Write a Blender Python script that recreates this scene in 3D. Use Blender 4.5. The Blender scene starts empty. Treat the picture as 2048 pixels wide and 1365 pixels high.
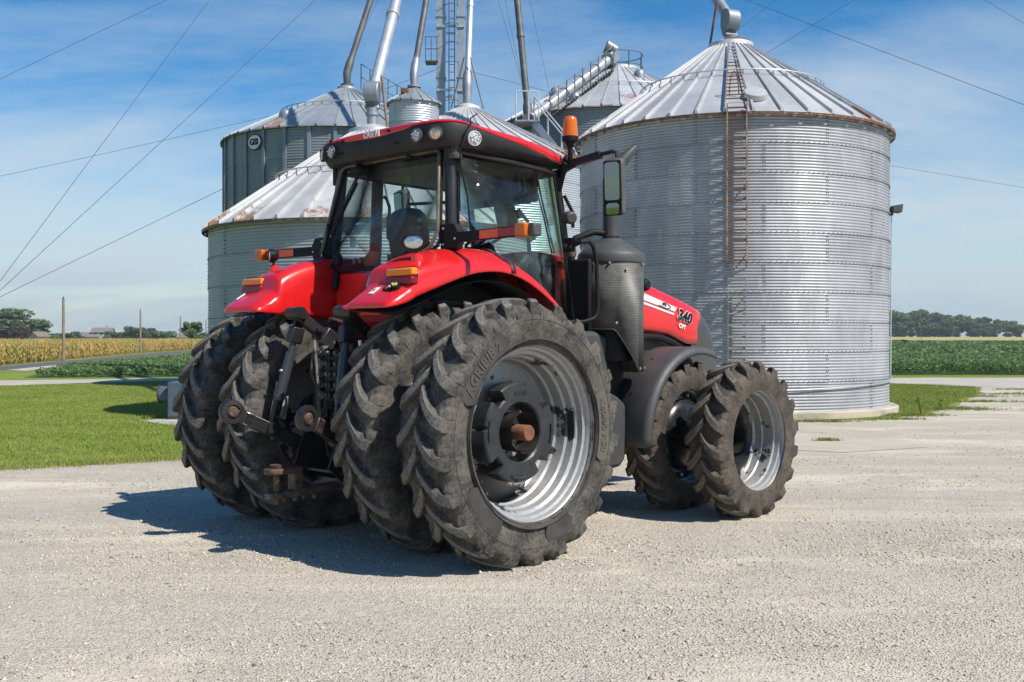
import bpy, bmesh, math, random
import numpy as np
from mathutils import Vector, Matrix

random.seed(7)
rng = np.random.default_rng(7)
PI = math.pi
SC = bpy.context.scene
COL = SC.collection

# ------------------------------------------------------------------ camera
CAM_H = 1.7197
PITCH = -0.0031
FPX = 2118.85
cam = bpy.data.cameras.new('camera')
cam.sensor_width = 36.0
cam.lens = FPX / 2048 * 36
cam.clip_start = 0.1
cam.clip_end = 6000
camo = bpy.data.objects.new('camera', cam)
camo.location = (0, 0, CAM_H)
camo.rotation_euler = (PI / 2 + PITCH, 0, 0)
COL.objects.link(camo)
SC.camera = camo

# ------------------------------------------------------------------ light
SUN_AZ = math.radians(56)      # from the direction back to the camera, towards the right
SUN_EL = math.radians(49)
sdir = Vector((math.sin(SUN_AZ) * math.cos(SUN_EL), -math.cos(SUN_AZ) * math.cos(SUN_EL), math.sin(SUN_EL)))
sl = bpy.data.lights.new('sun', 'SUN')
sl.energy = 4.6
sl.angle = math.radians(0.5)
sl.color = (1.0, 0.95, 0.87)
so = bpy.data.objects.new('sun', sl)
so.rotation_euler = sdir.to_track_quat('Z', 'Y').to_euler()
so.location = sdir * 50
COL.objects.link(so)

W = bpy.data.worlds.new('World')
SC.world = W
W.use_nodes = True
nt = W.node_tree
nt.nodes.clear()
L = nt.links.new
sky = nt.nodes.new('ShaderNodeTexSky')
sky.sky_type = 'NISHITA'
sky.sun_disc = False
sky.sun_elevation = SUN_EL
sky.sun_rotation = math.atan2(sdir.x, sdir.y)
sky.altitude = 200
sky.air_density = 1.0
sky.dust_density = 0.35
sky.ozone_density = 2.2
bg1 = nt.nodes.new('ShaderNodeBackground'); bg1.inputs[1].default_value = 0.100
hs = nt.nodes.new('ShaderNodeHueSaturation'); hs.inputs['Saturation'].default_value = 1.45; hs.inputs['Value'].default_value = 1.0
L(sky.outputs[0], hs.inputs['Color']); L(hs.outputs[0], bg1.inputs[0])
bg2 = nt.nodes.new('ShaderNodeBackground'); bg2.inputs[0].default_value = (0.64, 0.76, 0.88, 1); bg2.inputs[1].default_value = 1.0
tc = nt.nodes.new('ShaderNodeTexCoord')
sep = nt.nodes.new('ShaderNodeSeparateXYZ'); L(tc.outputs['Generated'], sep.inputs[0])
def wmath(op, a, b=None, c=None):
    n = nt.nodes.new('ShaderNodeMath'); n.operation = op
    for i, v in enumerate((a, b, c)):
        if v is None: continue
        if isinstance(v, (int, float)): n.inputs[i].default_value = v
        else: L(v, n.inputs[i])
    return n.outputs[0]
zz = wmath('ADD', wmath('MAXIMUM', sep.outputs[2], 0.0), 0.16)
cx = wmath('DIVIDE', sep.outputs[0], zz); cy = wmath('DIVIDE', sep.outputs[1], zz)
cmb = nt.nodes.new('ShaderNodeCombineXYZ'); L(cx, cmb.inputs[0]); L(cy, cmb.inputs[1])
mp = nt.nodes.new('ShaderNodeMapping'); mp.inputs['Scale'].default_value = (0.55, 1.0, 1); mp.inputs['Rotation'].default_value = (0, 0, 0.5)
mp.inputs['Location'].default_value = (2.3, 0.4, 0)
L(cmb.outputs[0], mp.inputs[0])
cn = nt.nodes.new('ShaderNodeTexNoise'); cn.inputs['Scale'].default_value = 1.1; cn.inputs['Detail'].default_value = 9; cn.inputs['Roughness'].default_value = 0.62; cn.inputs['Distortion'].default_value = 0.35
L(mp.outputs[0], cn.inputs[0])
cr = nt.nodes.new('ShaderNodeMapRange'); cr.interpolation_type = 'SMOOTHSTEP'
cr.inputs['From Min'].default_value = 0.45; cr.inputs['From Max'].default_value = 0.72
L(cn.outputs[0], cr.inputs[0])
base_ = wmath('SUBTRACT', 1.0, wmath('MULTIPLY', wmath('MAXIMUM', sep.outputs[2], 0.0), 1 / 0.34)); base_ = wmath('MAXIMUM', base_, 0.0)
cov = wmath('ADD', wmath('SUBTRACT', wmath('MULTIPLY', base_, 1.05), 0.12), wmath('MULTIPLY', wmath('SUBTRACT', cn.outputs[0], 0.5), 2.3))
cov = wmath('MINIMUM', wmath('MAXIMUM', cov, 0.0), 0.97)
hz = nt.nodes.new('ShaderNodeMapRange'); hz.inputs['From Min'].default_value = 0.0; hz.inputs['From Max'].default_value = 0.10; L(sep.outputs[2], hz.inputs[0])
hm_ = nt.nodes.new('ShaderNodeMix'); hm_.data_type = 'RGBA'; L(hz.outputs[0], hm_.inputs[0]); hm_.inputs[6].default_value = (0.36, 0.46, 0.53, 1); hm_.inputs[7].default_value = (0.49, 0.56, 0.615, 1)
L(hm_.outputs[2], bg2.inputs[0])
mxs = nt.nodes.new('ShaderNodeMixShader'); L(cov, mxs.inputs[0]); L(bg1.outputs[0], mxs.inputs[1]); L(bg2.outputs[0], mxs.inputs[2])
wo = nt.nodes.new('ShaderNodeOutputWorld'); L(mxs.outputs[0], wo.inputs[0])

SC.view_settings.view_transform = 'Standard'
SC.view_settings.look = 'None'
SC.view_settings.gamma = 1.0
SC.view_settings.exposure = 0.38
SC.view_settings.use_curve_mapping = False
SC.render.engine = 'CYCLES'
SC.cycles.use_denoising = True
SC.cycles.max_bounces = 10
SC.cycles.transparent_max_bounces = 16
SC.cycles.caustics_reflective = False
SC.cycles.caustics_refractive = False
SC.cycles.sample_clamp_indirect = 6.0

# ------------------------------------------------------------------ helpers
def ray(px, py):
    u = (px - 1024) / FPX; v = (682.5 - py) / FPX
    c, s = math.cos(PITCH), math.sin(PITCH)
    return Vector((u, c - v * s, s + v * c))
def at(px, py, Y):
    """world point seen at a photo pixel, Y metres in front of the camera"""
    r = ray(px, py); return Vector((0, 0, CAM_H)) + r * (Y / r.y)

class MB:
    def __init__(s): s.v = []; s.f = []
    def add(s, vs, fs):
        o = len(s.v); s.v += [tuple(p) for p in vs]; s.f += [tuple(i + o for i in q) for q in fs]
    def box(s, c, d, M=None):
        hx, hy, hz = d[0] / 2, d[1] / 2, d[2] / 2
        vs = [Vector((x, y, z)) for x in (-hx, hx) for y in (-hy, hy) for z in (-hz, hz)]
        if M is not None: vs = [M @ v for v in vs]
        c = Vector(c); vs = [v + c for v in vs]
        s.add(vs, [(0, 1, 3, 2), (4, 6, 7, 5), (0, 4, 5, 1), (2, 3, 7, 6), (0, 2, 6, 4), (1, 5, 7, 3)]); return s
    def beam(s, p0, p1, w, h, up=(0, 0, 1)):
        """box from p0 to p1, w across, h along up"""
        p0 = Vector(p0); p1 = Vector(p1); d = (p1 - p0); l = d.length; d.normalize()
        side = d.cross(Vector(up))
        if side.length < 1e-5: side = d.cross(Vector((1, 0, 0)))
        side.normalize(); u = side.cross(d)
        M = Matrix((d, side, u)).transposed()
        return s.box((p0 + p1) / 2, (l, w, h), M)
    def ring_loft(s, rings, closed=True, caps=True):
        n = len(rings[0]); o = len(s.v)
        for r in rings: s.v += [tuple(p) for p in r]
        m = n if closed else n - 1
        for k in range(len(rings) - 1):
            for i in range(m):
                a = o + k * n + i; b = o + k * n + (i + 1) % n
                s.f.append((a, b, b + n, a + n))
        if caps and closed:
            s.f.append(tuple(o + i for i in reversed(range(n))))
            s.f.append(tuple(o + (len(rings) - 1) * n + i for i in range(n)))
        return s
    def tube(s, path, r, n=10, caps=True):
        path = [Vector(p) for p in path]; rr = r if isinstance(r, (list, tuple)) else [r] * len(path)
        rings = []; prev = None
        for i, p in enumerate(path):
            if i == 0: d = path[1] - p
            elif i == len(path) - 1: d = p - path[i - 1]
            else: d = (path[i + 1] - p).normalized() + (p - path[i - 1]).normalized()
            d.normalize()
            if prev is None:
                a = d.cross(Vector((0, 0, 1)))
                if a.length < 1e-3: a = d.cross(Vector((1, 0, 0)))
            else: a = prev - d * prev.dot(d)
            a.normalize(); prev = a; b = d.cross(a)
            rings.append([p + (a * math.cos(2 * PI * k / n) + b * math.sin(2 * PI * k / n)) * rr[i] for k in range(n)])
        return s.ring_loft(rings, True, caps)
    def lathe(s, prof, n=32, O=(0, 0, 0), ax='z', a0=0.0, a1=2 * PI, caps=False):
        """prof: (radius, height along axis)"""
        O = Vector(O); full = abs(a1 - a0 - 2 * PI) < 1e-6; m = n if full else n + 1
        rings = []
        for r, h in prof:
            ring = []
            for k in range(m):
                a = a0 + (a1 - a0) * k / n
                c, q = r * math.cos(a), r * math.sin(a)
                p = {'z': (c, q, h), 'y': (q, h, c), 'x': (h, c, q)}[ax]
                ring.append(O + Vector(p))
            rings.append(ring)
        return s.ring_loft(rings, full, caps)
    def prism(s, poly, d0, d1, ax='y'):
        """extrude a 2D polygon; ax y: poly is (x,z); ax x: (y,z); ax z: (x,y)"""
        n = len(poly); vs = []
        for d in (d0, d1):
            for a, b in poly:
                vs.append({'y': (a, d, b), 'x': (d, a, b), 'z': (a, b, d)}[ax])
        fs = [tuple(range(n)), tuple(range(2 * n - 1, n - 1, -1))]
        for i in range(n): fs.append((i, i + n, (i + 1) % n + n, (i + 1) % n))
        s.add(vs, fs); return s
    def sphere(s, c, r, n=12, m=8, sc=(1, 1, 1)):
        prof = []
        rings = []
        for i in range(m + 1):
            t = PI * i / m
            rings.append([Vector(c) + Vector((sc[0] * r * math.sin(t) * math.cos(2 * PI * k / n), sc[1] * r * math.sin(t) * math.sin(2 * PI * k / n), sc[2] * r * math.cos(t))) for k in range(n)])
        return s.ring_loft(rings, True, False)
    def mesh(s, name, angle=40, fix=True):
        me = bpy.data.meshes.new(name); me.from_pydata(s.v, [], s.f); 
        if fix:
            bm = bmesh.new(); bm.from_mesh(me)
            bmesh.ops.remove_doubles(bm, verts=bm.verts, dist=1e-5)
            bmesh.ops.recalc_face_normals(bm, faces=bm.faces); bm.to_mesh(me); bm.free()
        me.update()
        if angle is not None:
            me.shade_smooth()
            if angle < 180: me.set_sharp_from_angle(angle=math.radians(angle))
        return me

def obj(name, m, mat, parent=None, label=None, bevel=None, angle=40, kind=None, solid=None):
    me = m.mesh(name, angle) if isinstance(m, MB) else m
    if mat is not None and len(me.materials) == 0: me.materials.append(mat)
    o = bpy.data.objects.new(name, me); COL.objects.link(o)
    if parent is not None: o.parent = parent
    if label: o['label'] = label
    if kind: o['kind'] = kind
    if solid:
        md = o.modifiers.new('thick', 'SOLIDIFY'); md.thickness = solid; md.offset = 0
    if bevel:
        md = o.modifiers.new('edge', 'BEVEL'); md.width = bevel; md.segments = 2; md.limit_method = 'ANGLE'; md.angle_limit = math.radians(35)
        md.harden_normals = False
    return o
def empty(name, parent=None, loc=(0, 0, 0), rot=(0, 0, 0)):
    o = bpy.data.objects.new(name, None); COL.objects.link(o); o.location = loc; o.rotation_euler = rot
    o.empty_display_size = 0.1
    if parent is not None: o.parent = parent
    return o
def tag(o, label=None, cat=None, group=None, kind=None):
    if label: o['label'] = label
    if cat: o['category'] = cat
    if group: o['group'] = group
    if kind: o['kind'] = kind
    return o
def dup(o, parent=None, loc=None, rot=None):
    c = o.copy(); COL.objects.link(c)
    if parent is not None: c.parent = parent
    if loc is not None: c.location = loc
    if rot is not None: c.rotation_euler = rot
    return c
def copy_tree(o, parent=None):
    c = o.copy(); COL.objects.link(c); c.parent = parent
    for ch in list(o.children): copy_tree(ch, c)
    return c
def npmesh(name, verts, faces_idx, nper):
    """fast mesh of nper-gons; verts (n,3), faces_idx flat"""
    me = bpy.data.meshes.new(name)
    nv = len(verts); nl = len(faces_idx); nf = nl // nper
    me.vertices.add(nv); me.loops.add(nl); me.polygons.add(nf)
    me.vertices.foreach_set('co', np.asarray(verts, np.float32).ravel())
    me.loops.foreach_set('vertex_index', np.asarray(faces_idx, np.int32).ravel())
    me.polygons.foreach_set('loop_start', np.arange(0, nl, nper, dtype=np.int32))
    me.polygons.foreach_set('loop_total', np.full(nf, nper, np.int32))
    me.update(calc_edges=True); me.validate()
    return me

# ------------------------------------------------------------------ materials
class NB:
    def __init__(s, name):
        s.m = bpy.data.materials.new(name); s.m.use_nodes = True; s.t = s.m.node_tree
        s.t.nodes.clear(); s.out = s.n('ShaderNodeOutputMaterial')
    def n(s, typ, **kw):
        x = s.t.nodes.new(typ)
        for k, v in kw.items(): setattr(x, k, v)
        return x
    def l(s, a, b): s.t.links.new(a, b)
    def setv(s, node, i, v):
        if v is None: return
        if hasattr(v, 'links') or isinstance(v, bpy.types.NodeSocket): s.l(v, node.inputs[i])
        else: node.inputs[i].default_value = v
    def math(s, op, a, b=None, c=None, clamp=False):
        x = s.n('ShaderNodeMath', operation=op); x.use_clamp = clamp
        for i, v in enumerate((a, b, c)): s.setv(x, i, v)
        return x.outputs[0]
    def noise(s, co, scale, detail=5, rough=0.55, dist=0.0):
        x = s.n('ShaderNodeTexNoise'); x.inputs['Scale'].default_value = scale; x.inputs['Detail'].default_value = detail
        x.inputs['Roughness'].default_value = rough; x.inputs['Distortion'].default_value = dist
        if co is not None: s.l(co, x.inputs['Vector'])
        return x.outputs[0]
    def vor(s, co, scale, feat='F1', out='Distance', rnd=1.0):
        x = s.n('ShaderNodeTexVoronoi', feature=feat); x.inputs['Scale'].default_value = scale; x.inputs['Randomness'].default_value = rnd
        s.l(co, x.inputs['Vector']); return x.outputs[out]
    def ramp(s, v, a, b, lo=0.0, hi=1.0, smooth=True):
        x = s.n('ShaderNodeMapRange', interpolation_type='SMOOTHSTEP' if smooth else 'LINEAR')
        s.setv(x, 0, v); x.inputs[1].default_value = a; x.inputs[2].default_value = b; x.inputs[3].default_value = lo; x.inputs[4].default_value = hi
        return x.outputs[0]
    def mix(s, f, a, b):
        x = s.n('ShaderNodeMix', data_type='RGBA')
        s.setv(x, 0, f)
        for i, v in ((6, a), (7, b)):
            if isinstance(v, tuple): x.inputs[i].default_value = (*v[:3], 1)
            else: s.l(v, x.inputs[i])
        return x.outputs[2]
    def mapping(s, co, scale=(1, 1, 1), rot=(0, 0, 0), loc=(0, 0, 0)):
        x = s.n('ShaderNodeMapping'); x.inputs['Scale'].default_value = scale; x.inputs['Rotation'].default_value = rot; x.inputs['Location'].default_value = loc
        s.l(co, x.inputs[0]); return x.outputs[0]
    def obj(s): return s.n('ShaderNodeTexCoord').outputs['Object']
    def pos(s): return s.n('ShaderNodeNewGeometry').outputs['Position']
    def rnd(s): return s.n('ShaderNodeObjectInfo').outputs['Random']
    def bump(s, h, strength=0.3, dist=0.01):
        x = s.n('ShaderNodeBump'); x.inputs['Strength'].default_value = strength; x.inputs['Distance'].default_value = dist
        s.l(h, x.inputs['Height']); return x.outputs[0]
    def bsdf(s, color, rough=0.5, metal=0.0, normal=None, spec=None, coat=None, trans=None, emis=None):
        b = s.n('ShaderNodeBsdfPrincipled')
        s.setv(b, 'Base Color', (*color[:3], 1) if isinstance(color, tuple) else color)
        s.setv(b, 'Roughness', rough); s.setv(b, 'Metallic', metal)
        if normal is not None: s.l(normal, b.inputs['Normal'])
        if spec is not None: b.inputs['Specular IOR Level'].default_value = spec
        if coat: b.inputs['Coat Weight'].default_value = coat; b.inputs['Coat Roughness'].default_value = 0.06
        if trans: b.inputs['Transmission Weight'].default_value = trans
        s.l(b.outputs[0], s.out.inputs[0]); return s.m

def simple(name, c1, c2=None, scale=4.0, rough=0.5, metal=0.0, bump=0.0, bscale=60.0, coat=None, spec=None, dust=None, dustc=(0.30, 0.27, 0.22), rr=0.12):
    b = NB(name); co = b.obj()
    n = b.noise(co, scale, 6, 0.6)
    col = c1 if c2 is None else b.mix(b.ramp(n, 0.35, 0.68), c1, c2)
    if dust:
        d = b.noise(co, scale * 2.3, 7, 0.7)
        geo = b.n('ShaderNodeNewGeometry'); sp = b.n('ShaderNodeSeparateXYZ'); b.l(geo.outputs['Normal'], sp.inputs[0])
        up = b.ramp(sp.outputs[2], -0.3, 1.0, 0.25, 1.0)
        f = b.math('MULTIPLY', b.math('MULTIPLY', b.ramp(d, 0.35, 0.75), up), dust)
        col = b.mix(f, col if not isinstance(col, tuple) else col, dustc)
    rg = b.math('ADD', b.math('MULTIPLY', b.math('SUBTRACT', b.noise(co, scale * 3, 4), 0.5), rr * 2), rough, clamp=True)
    nm = None
    if bump: nm = b.bump(b.noise(co, bscale, 4), bump, 0.01)
    return b.bsdf(col, rg, metal, nm, spec, coat)

M = {}
M['red'] = simple('red_paint', (0.66, 0.011, 0.011), (0.60, 0.009, 0.010), 1.5, 0.28, coat=0.5, dust=0.06, dustc=(0.45, 0.22, 0.18), rr=0.05)
M['plastic'] = simple('black_plastic', (0.018, 0.018, 0.019), (0.03, 0.03, 0.031), 3, 0.58, bump=0.08, bscale=300, dust=0.18, dustc=(0.13, 0.12, 0.105), spec=0.3)
M['greyplastic'] = simple('dark_grey_plastic', (0.045, 0.046, 0.048), (0.06, 0.06, 0.06), 3, 0.55, dust=0.25, dustc=(0.16, 0.145, 0.125))
M['blackmetal'] = simple('black_painted_steel', (0.012, 0.012, 0.014), (0.022, 0.021, 0.021), 5, 0.38, dust=0.22, dustc=(0.12, 0.10, 0.08))
M['greasy'] = simple('dirty_black_steel', (0.010, 0.010, 0.011), (0.028, 0.025, 0.021), 9, 0.55, bump=0.25, bscale=40, dust=0.28, dustc=(0.10, 0.08, 0.06))
M['castiron'] = simple('black_cast_paint', (0.016, 0.017, 0.019), (0.03, 0.03, 0.032), 6, 0.36, bump=0.15, bscale=90, dust=0.3, dustc=(0.10, 0.095, 0.085))
M['rust'] = simple('rusty_steel', (0.20, 0.075, 0.032), (0.10, 0.045, 0.025), 14, 0.75, bump=0.4, bscale=70, dust=0.25, dustc=(0.30, 0.20, 0.13))
M['rustdark'] = simple('dark_rusty_iron', (0.045, 0.032, 0.026), (0.13, 0.065, 0.036), 22, 0.7, bump=0.4, bscale=70, dust=0.3, dustc=(0.20, 0.15, 0.11))
M['wornsteel'] = simple('worn_steel', (0.16, 0.12, 0.09), (0.05, 0.04, 0.035), 16, 0.55, metal=0.3, bump=0.3, bscale=80)
M['steel'] = simple('bright_steel', (0.62, 0.62, 0.62), (0.5, 0.5, 0.5), 8, 0.25, metal=0.95)
M['bolt'] = simple('zinc_bolt', (0.55, 0.53, 0.48), (0.35, 0.33, 0.3), 30, 0.4, metal=0.7)
M['tan'] = simple('tan_tube', (0.14, 0.115, 0.075), (0.06, 0.05, 0.035), 8, 0.5, dust=0.35, dustc=(0.35, 0.29, 0.19))
M['white'] = simple('white_print', (0.78, 0.78, 0.77), None, 3, 0.45)
M['stripe'] = simple('silver_stripe', (0.62, 0.62, 0.61), None, 3, 0.4)
M['black'] = simple('black_print', (0.008, 0.008, 0.009), None, 3, 0.6, spec=0.25)
M['orange_ref'] = simple('orange_reflector', (0.85, 0.10, 0.02), None, 40, 0.35)
M['red_ref'] = simple('red_reflector', (0.33, 0.006, 0.012), None, 40, 0.3)
M['seat'] = simple('seat_cloth', (0.016, 0.015, 0.022), (0.03, 0.02, 0.03), 6, 0.85, bump=0.2, bscale=200)
M['orange_pad'] = simple('orange_pad', (0.85, 0.26, 0.09), (0.75, 0.22, 0.07), 8, 0.7)
M['lampface'] = simple('lamp_reflector', (0.78, 0.76, 0.72), (0.55, 0.53, 0.5), 50, 0.16, metal=0.85, bump=0.5, bscale=45)
M['lampwarm'] = simple('halogen_reflector', (0.75, 0.62, 0.45), (0.5, 0.38, 0.25), 30, 0.2, metal=0.8, bump=0.3, bscale=45)
M['hose'] = simple('rubber_hose', (0.05, 0.045, 0.035), (0.09, 0.08, 0.06), 10, 0.7)
M['bluegrey'] = simple('blue_grey_paint', (0.085, 0.115, 0.145), (0.065, 0.09, 0.115), 3, 0.45, dust=0.2, dustc=(0.3, 0.3, 0.28))
M['concrete'] = simple('concrete', (0.50, 0.43, 0.335), (0.31, 0.27, 0.21), 2.2, 0.9, bump=0.4, bscale=30)
M['yellow'] = simple('yellow_button', (0.7, 0.5, 0.04), None, 3, 0.4)
M['greygalv'] = simple('grey_galvanised', (0.36, 0.38, 0.40), (0.24, 0.26, 0.29), 2.0, 0.5, metal=0.55, bump=0.1, bscale=20)
M['darkgalv'] = simple('dark_weathered_galvanised', (0.085, 0.09, 0.095), (0.15, 0.15, 0.145), 1.8, 0.55, metal=0.3)
M['brightgalv'] = simple('bright_galvanised', (0.66, 0.67, 0.68), (0.5, 0.51, 0.53), 1.6, 0.42, metal=0.6)
M['wire'] = simple('wire', (0.06, 0.065, 0.07), None, 1, 0.6)
M['wood'] = simple('weathered_wood', (0.27, 0.22, 0.16), (0.18, 0.15, 0.11), 3, 0.9)
M['mirror'] = simple('mirror_glass', (0.22, 0.26, 0.25), None, 1, 0.02, metal=1.0, rr=0.0)

def lens(name, col, rough=0.12, tr=0.35):
    b = NB(name); co = b.obj()
    w = b.n('ShaderNodeTexVoronoi'); w.inputs['Scale'].default_value = 90; b.l(co, w.inputs['Vector'])
    nm = b.bump(w.outputs['Distance'], 0.25, 0.004)
    return b.bsdf(col, rough, 0.0, nm, 0.4, coat=0.15, trans=tr)
M['amber'] = lens('amber_lens', (0.85, 0.19, 0.008))
M['amber2'] = lens('amber_bright_lens', (0.92, 0.26, 0.008), tr=0.1)
M['redlens'] = lens('red_lens', (0.22, 0.003, 0.008), 0.25, tr=0.05)

def glass(name, tint, r=0.02):
    b = NB(name)
    tr = b.n('ShaderNodeBsdfTransparent'); tr.inputs[0].default_value = (*tint, 1)
    gl = b.n('ShaderNodeBsdfGlossy'); gl.inputs[0].default_value = (0.95, 0.97, 0.97, 1); gl.inputs['Roughness'].default_value = r
    fr = b.n('ShaderNodeFresnel'); gb = b.n('ShaderNodeNewGeometry'); b.l(b.ramp(gb.outputs['Backfacing'], 0.0, 1.0, 1.40, 1 / 1.40, False), fr.inputs[0])
    df = b.n('ShaderNodeBsdfDiffuse'); df.inputs[0].default_value = (0.35, 0.36, 0.33, 1)
    mx = b.n('ShaderNodeMixShader'); b.l(fr.outputs[0], mx.inputs[0]); b.l(tr.outputs[0], mx.inputs[1]); b.l(gl.outputs[0], mx.inputs[2])
    dn = b.ramp(b.noise(b.obj(), 3.0, 8, 0.7), 0.40, 0.85, 0.0, 0.07)
    m2 = b.n('ShaderNodeMixShader'); b.l(dn, m2.inputs[0]); b.l(mx.outputs[0], m2.inputs[1]); b.l(df.outputs[0], m2.inputs[2])
    b.l(m2.outputs[0], b.out.inputs[0]); return b.m
M['glass'] = glass('green_tinted_glass', (0.875, 0.955, 0.925))
M['glassrear'] = glass('smoky_rear_glass', (0.89, 0.935, 0.95))

def rubber(name, base, base2, dustc, dust, mud=0.0):
    b = NB(name); co = b.obj()
    n = b.noise(co, 5.0, 8, 0.65); n2 = b.noise(co, 38.0, 6, 0.7)
    col = b.mix(b.ramp(n, 0.35, 0.65), base, base2)
    f = b.math('MULTIPLY', b.ramp(b.math('ADD', b.math('MULTIPLY', n, 0.5), b.math('MULTIPLY', n2, 0.5)), 0.38, 0.64), dust)
    col = b.mix(f, col, dustc)
    _s = b.n('ShaderNodeSeparateXYZ'); b.l(co, _s.inputs[0]); _w = (0.195 if not mud else 0.16)
    f = b.math('MULTIPLY', f, b.ramp(b.math('ABSOLUTE', _s.outputs[1]), _w, _w + 0.03, 1.0, 0.30))
    # worn grey edges on the outermost rubber of the tread
    sp = b.n('ShaderNodeSeparateXYZ'); b.l(co, sp.inputs[0])
    rad = b.math('POWER', b.math('ADD', b.math('MULTIPLY', sp.outputs[0], sp.outputs[0]), b.math('MULTIPLY', sp.outputs[2], sp.outputs[2])), 0.5)
    wn = b.noise(co, 120.0, 4, 0.7)
    R0 = mud if mud else 1.03
    wf = b.math('MULTIPLY', b.ramp(rad, R0 - 0.02, R0 - 0.006), b.ramp(wn, 0.35, 0.6, 0.25, 0.8))
    col = b.mix(wf, col, (0.185, 0.175, 0.155))
    h = b.math('ADD', b.math('MULTIPLY', n2, 0.5), b.math('MULTIPLY', wn, 0.6))
    return b.bsdf(col, 0.78, 0.0, b.bump(h, 0.45, 0.012), 0.35)
M['rubber'] = rubber('tyre_rubber', (0.022, 0.021, 0.020), (0.044, 0.041, 0.036), (0.155, 0.138, 0.114), 0.78)
M['rubberfront'] = rubber('muddy_tyre_rubber', (0.030, 0.027, 0.024), (0.058, 0.048, 0.038), (0.13, 0.103, 0.077), 0.8, mud=0.7616)
M['lugtop'] = simple('worn_lug_rubber', (0.085, 0.080, 0.072), (0.20, 0.188, 0.165), 42, 0.85, bump=0.5, bscale=150)
M['lugtopfront'] = simple('muddy_lug_rubber', (0.075, 0.066, 0.056), (0.165, 0.142, 0.115), 36, 0.85, bump=0.5, bscale=150)
M['ruberletter'] = simple('tyre_lettering', (0.075, 0.069, 0.06), (0.055, 0.051, 0.045), 12, 0.75)
M['rubberplate'] = simple('tyre_plate', (0.034, 0.032, 0.029), (0.058, 0.054, 0.046), 6, 0.7)
M['rubbertan'] = simple('dusty_tyre_plate', (0.075, 0.068, 0.056), (0.105, 0.095, 0.075), 6, 0.75)

def rimmat(name, chip):
    b = NB(name); co = b.obj()
    n = b.noise(co, 2.4, 8, 0.62); n2 = b.noise(co, 22, 6, 0.7)
    col = b.mix(b.ramp(n2, 0.3, 0.7), (0.41, 0.41, 0.405), (0.33, 0.325, 0.315))
    sp = b.n('ShaderNodeSeparateXYZ'); b.l(co, sp.inputs[0])
    rad = b.math('POWER', b.math('ADD', b.math('MULTIPLY', sp.outputs[0], sp.outputs[0]), b.math('MULTIPLY', sp.outputs[2], sp.outputs[2])), 0.5)
    f = b.ramp(b.math('ADD', n, b.math('MULTIPLY', n2, 0.10)), 0.615, 0.63)
    edge = b.math('MULTIPLY', b.ramp(rad, chip[0], chip[0] + 0.01), b.ramp(b.noise(co, 14, 6, 0.7), 0.55, 0.58))
    f = b.math('MAXIMUM', b.math('MULTIPLY', f, b.ramp(rad, chip[1], chip[1] + 0.02, 1.0, 0.0)), edge)
    col = b.mix(f, col, (0.018, 0.018, 0.02))
    met = b.math('MULTIPLY', b.math('SUBTRACT', 1.0, f), 0.35)
    return b.bsdf(col, 0.42, met)
M['rim'] = rimmat('silver_rim', (0.667, 0.60))
M['rimfront'] = rimmat('silver_front_rim', (0.50, 0.44))
M['rimblack'] = simple('black_wheel_disc', (0.010, 0.011, 0.014), (0.02, 0.02, 0.022), 6, 0.28, dust=0.15, dustc=(0.12, 0.1, 0.08), coat=0.3)

def perforated():
    b = NB('perforated_shroud'); uv = b.n('ShaderNodeTexCoord').outputs['UV']
    sp = b.n('ShaderNodeSeparateXYZ'); b.l(uv, sp.inputs[0])
    P = 0.0185
    row = b.math('FLOOR', b.math('DIVIDE', sp.outputs[1], P * 0.866))
    off = b.math('MULTIPLY', b.math('MODULO', row, 2.0), 0.5)
    fx = b.math('SUBTRACT', b.math('FRACT', b.math('ADD', b.math('DIVIDE', sp.outputs[0], P), off)), 0.5)
    fy = b.math('MULTIPLY', b.math('SUBTRACT', b.math('FRACT', b.math('DIVIDE', sp.outputs[1], P * 0.866)), 0.5), 0.866)
    d = b.math('POWER', b.math('ADD', b.math('MULTIPLY', fx, fx), b.math('MULTIPLY', fy, fy)), 0.5)
    hole = b.ramp(d, 0.25, 0.33, 1.0, 0.0)
    co = b.obj(); n = b.noise(co, 7, 7, 0.7)
    base = b.mix(b.ramp(n, 0.35, 0.62), (0.095, 0.095, 0.09), (0.16, 0.155, 0.135))
    base = b.mix(b.ramp(b.noise(co, 16, 7, 0.75), 0.64, 0.72), base, (0.30, 0.27, 0.20))
    col = b.mix(hole, base, (0.006, 0.006, 0.006))
    return b.bsdf(col, 0.5, 0.25, b.bump(b.math('SUBTRACT', 1.0, hole), 0.4, 0.004))
M['perf'] = perforated()

def galv_wall(name, c1, c2, rough, metal, stain=0.25):
    b = NB(name); P = b.pos(); r = b.rnd()
    n = b.noise(P, 0.55, 7, 0.6, 0.4); n2 = b.noise(b.mapping(P, (1, 1, 0.35)), 2.6, 7, 0.65)
    sp = b.vor(P, 9.0, 'F1', 'Color')
    f = b.ramp(b.math('ADD', b.math('MULTIPLY', n, 0.6), b.math('MULTIPLY', n2, 0.4)), 0.36, 0.64)
    col = b.mix(f, c1, c2)
    hv = b.n('ShaderNodeHueSaturation'); b.l(col, hv.inputs['Color'])
    b.l(b.math('ADD', b.math('MULTIPLY', r, 0.14), 0.93), hv.inputs['Value'])
    pale = b.math('MULTIPLY', b.ramp(n2, 0.58, 0.75), stain)
    col = b.mix(pale, hv.outputs[0], (0.72, 0.70, 0.66))
    rg = b.math('ADD', b.math('MULTIPLY', b.math('SUBTRACT', n2, 0.5), 0.35), rough, clamp=True)
    mt = b.math('SUBTRACT', metal, b.math('MULTIPLY', pale, 0.8), clamp=True)
    return b.bsdf(col, rg, mt)
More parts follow.
